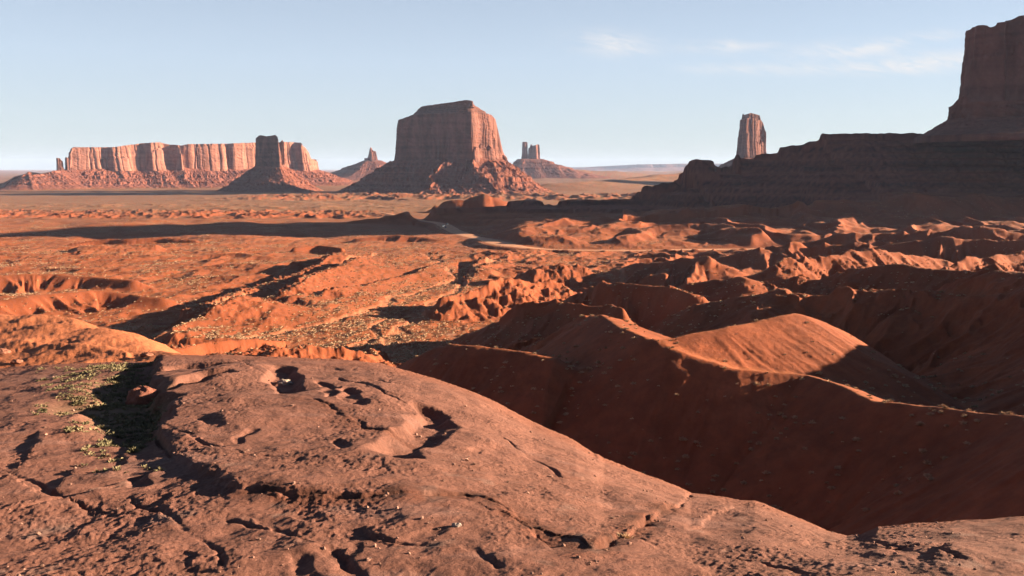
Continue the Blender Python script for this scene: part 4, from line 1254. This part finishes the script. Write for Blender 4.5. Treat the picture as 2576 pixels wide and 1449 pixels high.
def mat_plant(name, c1, c2):
    m = bpy.data.materials.new(name)
    m.use_nodes = True
    t = NT(m.node_tree)
    m.node_tree.nodes.clear()
    geo = t.n('ShaderNodeNewGeometry')
    nd = t.n('ShaderNodeTexNoise', i_Scale=2.2, i_Detail=3.0)
    t.l(geo.outputs['Position'], nd.inputs['Vector'])
    c = t.mix(t.math('MULTIPLY_ADD', t.math('SUBTRACT', nd.outputs[0], .5), 2.6, .5, clamp=True), c1, c2)
    p = t.n('ShaderNodeBsdfPrincipled', i_Roughness=.9)
    p.inputs['Specular IOR Level'].default_value = .1
    t.l(c, p.inputs['Base Color'])
    o_ = t.n('ShaderNodeOutputMaterial')
    t.l(p.outputs[0], o_.inputs[0])
    return m


Mshrub = mat_plant('dry_shrub', (.26, .165, .10), (.43, .31, .20))
Mcover = mat_plant('grey_green_cover', (.085, .08, .045), (.21, .175, .10))
Mtwig = mat_plant('shrub_twigs', (.09, .06, .04), (.14, .10, .07))


def tuft(n, r, h, seed, blade=.06, lean=.9):
    """blades springing from one root: vertices, triangles"""
    g = np.random.RandomState(seed)
    a = g.uniform(0, 2 * np.pi, n); e = np.arccos(g.uniform(.05, 1, n)) * lean
    L = g.uniform(.55, 1.0, n)
    d = np.stack([np.sin(e) * np.cos(a) * r, np.sin(e) * np.sin(a) * r, np.cos(e) * h], 1) * L[:, None]
    st = d * g.uniform(.05, .55, (n, 1))
    sd = np.cross(d, g.randn(n, 3)); sd /= np.linalg.norm(sd, axis=1)[:, None] + 1e-9
    w = blade * r * g.uniform(.5, 1.4, (n, 1))
    mid = (st + d) / 2 + g.randn(n, 3) * r * .04
    V = np.stack([st, mid + sd * w, d, mid - sd * w], 1).reshape(-1, 3)
    Q = np.arange(4 * n).reshape(-1, 4)
    return V, Q


# plant cover of the hollow
CV, CQ, nv = [], [], 0
P = rpoly([(200, 985), (250, 935), (330, 918), (405, 912), (385, 960), (395, 1000), (430, 1035), (400, 1075), (400, 1120), (430, 1158), (340, 1140), (260, 1105), (190, 1050)])
bxmin, bxmax, bymin, bymax = P[:, 0].min() - 4, P[:, 0].max() + .6, P[:, 1].min() - .5, P[:, 1].max() + .5
cxm, cym = P[:, 0].mean(), P[:, 1].mean()
cnt = 0
_i0, _j0 = None, None
def hmS(x, y):
    i = min(np.searchsorted(RY, y), len(RY) - 1); j = min(np.searchsorted(RU, x / y), len(RU) - 1)
    return hm[i, j]
for k_ in range(14000):
    x, y = rng.uniform(bxmin, bxmax), rng.uniform(bymin, bymax)
    q = math.hypot((x - cxm) / ((bxmax - bxmin) * .45), (y - cym) / ((bymax - bymin) * .5))
    cl = float(fbm(np.array([x / .8]), np.array([y / .8]), 3, 361)[0])
    hm_v = float(hmS(x, y))
    dxp_, dyp_ = proj(x, y, float(Zs(x, y)[0]))
    if dxp_ > np.interp(dyp_, [900, 930, 962, 1000, 1035, 1068, 1100, 1130, 1160], [400, 385, 372, 382, 420, 400, 392, 405, 430]): continue
    if dxp_ < 90 or cl < rng.uniform(-.4, .5) + .55 * sstep(230, 90, dxp_) + .5 * sstep(1080, 1150, dyp_) - .25 * hm_v: continue
    s = rng.uniform(.05, .13)
    v, f = tuft(16, s, s * .75, k_ % 40, .12)
    CV.append(v + np.array([x, y, float(Zs(x, y)[0]) - .01])); CQ.append(f + nv); nv += len(v)
    cnt += 1
    if cnt > 1900: break
o = mesh_np('ground_cover', np.concatenate(CV), np.concatenate(CQ), Mcover, smooth=False)
meta(o, 'low grey-green plants filling the hollow of the ledge', kind='stuff')
for i_, (dx, dy) in enumerate(((353, 1107), (335, 1126), (248, 1058), (105, 1035), (1568, 1166 + 180))):
    x, y = rs_(dx, dy)
    v, f = tuft(150, .14, .10, 900 + i_, .06)
    o = mesh_np('cushion_plant', v, f, Mcover if i_ != 4 else Mshrub, smooth=False)
    o.location = (x, y, float(Zs(x, y)[0]) - .01)
    meta(o, ('small round cushion plant on bare rock below the grassy hollow, upper of two', 'small round cushion plant on bare rock below the grassy hollow, lower of two', 'small tuft at the left margin of the grassy hollow', 'lone tuft far left on the bare slab', 'dry yellowish tuft in the gritty pocket right of centre')[i_], 'plant')

# ------------------------------------------------------------------ desert shrubs
variants = []
for k_ in range(6):
    v, f = tuft(130 if k_ < 4 else 90, 1.0, .8, 500 + k_, .055 if k_ < 4 else .04)
    me_o = mesh_np('shrub_crown', v, f, Mshrub, smooth=False)
    w, g_ = tuft(14, .6, .6, 540 + k_, .03)
    w = w.reshape(-1, 4, 3); w[:, 0] = w[:, 0] * 0 + np.array([0, 0, -.02]); w = w.reshape(-1, 3)
    g_ = np.where(g_ % 4 == 0, 0, g_)      # all twigs spring from one root
    me_t = mesh_np('shrub_twigs', w, g_, Mtwig, smooth=False)
    variants.append((me_o.data, me_t.data))
    bpy.data.objects.remove(me_o); bpy.data.objects.remove(me_t)

n = 420000
ys = np.exp(np.where(rng.rand(n) < .1, rng.uniform(math.log(120), math.log(330), n), rng.uniform(math.log(330), math.log(1700), n))); us = rng.uniform(-.64, .64, n)
xs = us * ys
zs = Hs(xs, ys)
ex = 2.0
sl_ = np.hypot((Hs(xs + ex, ys) - Hs(xs - ex, ys)) / (2 * ex), (Hs(xs, ys + ex) - Hs(xs, ys - ex)) / (2 * ex))
dxs, dys = proj(xs, ys, zs)
cl = fbm(xs / 34, ys / 50, 3, 371)
wash = np.exp(-((cl - .15) / .35) ** 2)
dens = .7 * np.where(ys > 320, sstep(.05, .5, fbm(xs / 45, ys / 70, 3, 372)) * sstep(.24, .12, sl_), 0.0)
wb_ = WB[np.clip(np.searchsorted(Yr, ys), 0, NR - 1), np.clip(np.searchsorted(U, us), 0, NC - 1)]
dens = np.maximum(dens, wb_ * .45 * sstep(.3, .12, sl_))
dens = dens * np.where((dxs < 1650) & (ys > 320), 1.0, .25) + .05 * (ys > 320)
near = ys <= 320
dens = np.where(near, .16 * sstep(.75, .45, sl_) * (.4 + .6 * sstep(-.2, .4, cl)), dens)
ped_ = (ys > 1480) & (xs > -300)
dens = np.where(ped_, 0, dens)
flank_ = near & (dxs > 1600) & (dxs < 2180) & (dys > 770) & (dys < 950)
dens = np.where(flank_, dens * .12, dens)
# keep the road clear
dr, _, _, _ = polydist(xs, ys, np.concatenate([rd1[3][::8], rd1[3][::8] * 0], 1))
keep = (rng.rand(n) < dens) & (dr > 14)
# line of sight
kk = (zs + .6 - CZ) / ys
keep &= kk > np.interp(us, eu, ez / eD) + .002
idx = np.nonzero(keep)[0]
vis = np.ones(len(idx), bool)
for f_ in np.linspace(.985, .12, 90):
    yb = ys[idx] * f_
    ok = yb > 30
    zb_ = Hs(us[idx] * yb, np.maximum(yb, 30))
    vis &= ~(ok & (zb_ - CZ > kk[idx] * yb))
idx = idx[vis]
size = rng.uniform(.35, 1.0, len(idx)) ** 1.3 * np.where(ys[idx] > 320, 1.15, 1.15)
order = np.argsort(-size / ys[idx])
hand = [(1345, 890, .9), (1268, 876, .7), (1318, 884, .8), (1352, 886, 1.1), (1372, 893, .9), (1408, 898, 1.0), (1392, 896, .7), (1689, 857, .5), (1656, 858, .45), (1700, 856, .5),
        (2045, 860, .6), (1885, 905, .5), (1975, 893, .5), (2030, 888, .6), (2140, 846, .5), (1930, 940, .5), (2400, 1026, .6), (2412, 1027, .5), (1535, 855, .5), (1430, 800, .8), (1380, 815, .7),
        (590, 832, 1.7), (575, 828, 1.5), (545, 838, 1.5), (520, 842, 1.4), (560, 845, 1.6), (600, 842, 1.6), (505, 845, 1.5), (615, 828, 1.4)]
spots = []
for (dx, dy, s) in hand:
    x, y, z = sight(dx, dy, 90, 2500)
    spots.append((x, y, z, s * .85))
for i in order[:300 - len(hand)]:
    j = idx[i]
    spots.append((xs[j], ys[j], zs[j], size[i]))
for q_, (x, y, z, s) in enumerate(spots):
    ca_, cb_ = variants[q_ % 6]
    r_ = bpy.data.objects.new('desert_shrub', ca_)
    COL.objects.link(r_)
    r_.location = (x, y, z - .05 * s)
    r_.rotation_euler = (0, 0, rng.uniform(0, 6.28))
    r_.scale = (s, s * rng.uniform(.8, 1.1), s * rng.uniform(.75, 1.1))
    tw = bpy.data.objects.new('twigs', cb_)
    COL.objects.link(tw)
    tw.parent = r_
    px_, py_ = (float(a_) for a_ in proj(x, y, z))
    if y < 330 and 1640 < px_ < 2160 and py_ < 945:
        lb, gr = 'dry tufted shrub on the broad sunlit flank of the nearest hill', 'shrubs on the lit flank'
    elif y < 330 and px_ < 1500 and py_ < 930:
        lb, gr = 'pale shrub along the crest of the low near ridge beyond the ledge', 'shrubs on the low near ridge'
    elif y < 330:
        lb, gr = 'grey dry shrub on the deeply shaded slopes right of the ledge', 'shrubs on the shaded slopes'
    elif px_ < 700:
        lb, gr = 'pale rounded shrub in the washes on the left of the valley', 'shrubs in the left washes'
    else:
        lb, gr = 'pale rounded shrub scattered over the middle of the valley floor', 'shrubs on the valley floor'
    meta(r_, lb, 'shrub', gr)
BV, BQ, nv = [], [], 0
rest = order[300 - len(hand):][:30000]
g6 = [tuft(7, 1.0, .8, 700 + k_, .42) for k_ in range(12)]
for i in rest:
    j = idx[i]
    v, f = g6[i % 12]
    s = size[i] * 1.1
    BV.append(v * s + np.array([xs[j], ys[j], zs[j] - .05])); BQ.append(f + nv); nv += len(v)
o = mesh_np('scrub', np.concatenate(BV), np.concatenate(BQ), Mshrub, smooth=False)
meta(o, 'countless pale bushes dotted over the valley', kind='stuff')

# ------------------------------------------------------------------ four cars on the dirt road
Mpaint = [mat_plain('paint_dark', (.03, .035, .045), .35, .2), mat_plain('paint_grey', (.10, .105, .11), .35, .3), mat_plain('paint_black', (.015, .015, .018), .3, .2), mat_plain('paint_blue', (.03, .05, .09), .35, .3)]
Mglass = mat_plain('window_glass', (.02, .022, .025), .08)
Mtyre = mat_plain('tyre_rubber', (.02, .02, .02), .9)
Mlamp = mat_plain('lit_headlight', (.9, .9, .85), .3, emit=(1.0, .95, .82), estr=1.2)
Mred = mat_plain('tail_lamp', (.25, .01, .01), .3)


def loft(profile, halfw, mat, name, parent):
    """closed side profile (x,z) extruded across y with tucked edges"""
    V, n_ = [], len(profile)
    cx_ = sum(p[0] for p in profile) / n_; cz_ = sum(p[1] for p in profile) / n_
    for (yy, f) in ((-halfw, .90), (-halfw * .9, 1.0), (halfw * .9, 1.0), (halfw, .90)):
        for (px_, pz_) in profile:
            V.append((cx_ + (px_ - cx_) * f, yy, cz_ + (pz_ - cz_) * f))
    Fc = []
    for k in range(3):
        for i in range(n_):
            j = (i + 1) % n_
            Fc.append((k * n_ + i, k * n_ + j, (k + 1) * n_ + j, (k + 1) * n_ + i))
    Fc.append(tuple(range(n_ - 1, -1, -1)))
    Fc.append(tuple(range(3 * n_, 4 * n_)))
    me = bpy.data.meshes.new(name)
    me.from_pydata(V, [], Fc)
    me.materials.append(mat)
    o = bpy.data.objects.new(name, me)
    COL.objects.link(o)
    o.parent = parent
    return o


def disc(name, x, y, z, r, w, mat, parent):
    V, Fc, n_ = [], [], 18
    for s_ in (-1, 1):
        for rr in (r, r * .9):
            V += [(x + rr * math.cos(a), y + s_ * w * (.5 if rr == r else .62), z + rr * math.sin(a)) for a in np.linspace(0, 2 * math.pi, n_, endpoint=False)]
    for a, b in ((0, 2), (0, 1), (2, 3)):
        for i in range(n_):
            j = (i + 1) % n_
            Fc.append((a * n_ + i, a * n_ + j, b * n_ + j, b * n_ + i))
    Fc += [tuple(n_ + i for i in range(n_)), tuple(3 * n_ + i for i in range(n_))]
    me = bpy.data.meshes.new(name)
    me.from_pydata(V, [], Fc)
    me.materials.append(mat)
    o = bpy.data.objects.new(name, me)
    COL.objects.link(o)
    o.parent = parent
    return o


def make_car(x, y, z, rz, paint, label, lit=True):
    r_ = empty('car', (x, y, z), rz)
    r_.scale = (1.3, 1.3, 1.3)
    meta(r_, label, 'car', 'cars driving on the dirt road')
    loft([(-2.35, .45), (-2.4, .95), (-2.3, 1.12), (.75, 1.15), (2.2, .98), (2.38, .8), (2.38, .45)], .92, paint, 'body', r_)
    loft([(-2.2, 1.1), (-1.95, 1.78), (.1, 1.82), (.95, 1.1)], .80, Mglass, 'cabin_glass', r_)
    loft([(-1.95, 1.76), (-1.9, 1.86), (.1, 1.88), (.25, 1.76)], .78, paint, 'roof', r_)
    for wx_ in (-1.45, 1.45):
        for wy_ in (-.84, .84):
            disc('wheel', wx_, wy_, .36, .36, .22, Mtyre, r_)
    for wy_ in (-.66, .66):
        loft([(2.30, .70), (2.30, .88), (2.43, .86), (2.44, .72)], .14, Mlamp if lit else Mglass, 'headlight', r_).location = (0, wy_, 0)
        loft([(-2.42, .75), (-2.42, 1.0), (-2.36, 1.0), (-2.36, .75)], .14, Mred, 'tail_light', r_).location = (0, wy_, 0)
    return r_


c_, z_ = rd1[3], rd1[4]
pdx, pdy = proj(c_[:, 0], c_[:, 1], z_)
for i_, (dx, dy, lb, lit, rev) in enumerate(((1111.4, 570.8, 'dark car with headlights on, leftmost of the four on the dusty road', True, 0), (1115.5, 568.6, 'dark car tailing close behind the leftmost car on the dusty road', True, 0),
                                       (1125, 565.3, 'car with bright headlights, rearmost and highest of the four on the dusty road', True, 0), (1120.5, 573.2, 'dark bluish car without visible lights, nearest of the four on the dusty road', False, 1))):
    k_ = int(np.argmin((pdy - dy) ** 2))
    y = c_[k_, 1]
    x = W3(dx, dy, y)[0]
    x = float(np.clip(x, c_[k_, 0] - 8, c_[k_, 0] + 8))
    tdir = c_[min(k_ + 4, len(c_) - 1)] - c_[k_]
    a_ = math.atan2(tdir[1], tdir[0]) + (math.pi if rev else 0)
    make_car(x, y, z_[k_] + .06, a_, Mpaint[i_], lb, lit)
print('cars', time.time() - T0)


# ------------------------------------------------------------------ air
def mk_haze():
    V = np.array([(x, y, z) for x in (-46000, 46000) for y in (-3000, 42000) for z in (-130, 560)], float)
    Q = np.array([(0, 1, 3, 2), (4, 6, 7, 5), (0, 4, 5, 1), (2, 3, 7, 6), (0, 2, 6, 4), (1, 5, 7, 3)])
    m = bpy.data.materials.new('thin_air')
    m.use_nodes = True
    t = NT(m.node_tree)
    m.node_tree.nodes.clear()
    v = t.n('ShaderNodeVolumePrincipled')
    v.inputs['Color'].default_value = (.46, .63, 1.0, 1)
    v.inputs['Density'].default_value = HAZE
    v.inputs['Anisotropy'].default_value = 0.0
    o = t.n('ShaderNodeOutputMaterial')
    t.l(v.outputs[0], o.inputs['Volume'])
    h = mesh_np('haze', V, Q, m, smooth=False)
    meta(h, 'thin blue haze lying over the far plain', kind='stuff')


HAZE = 1.3e-5
mk_haze()
print('done', time.time() - T0)
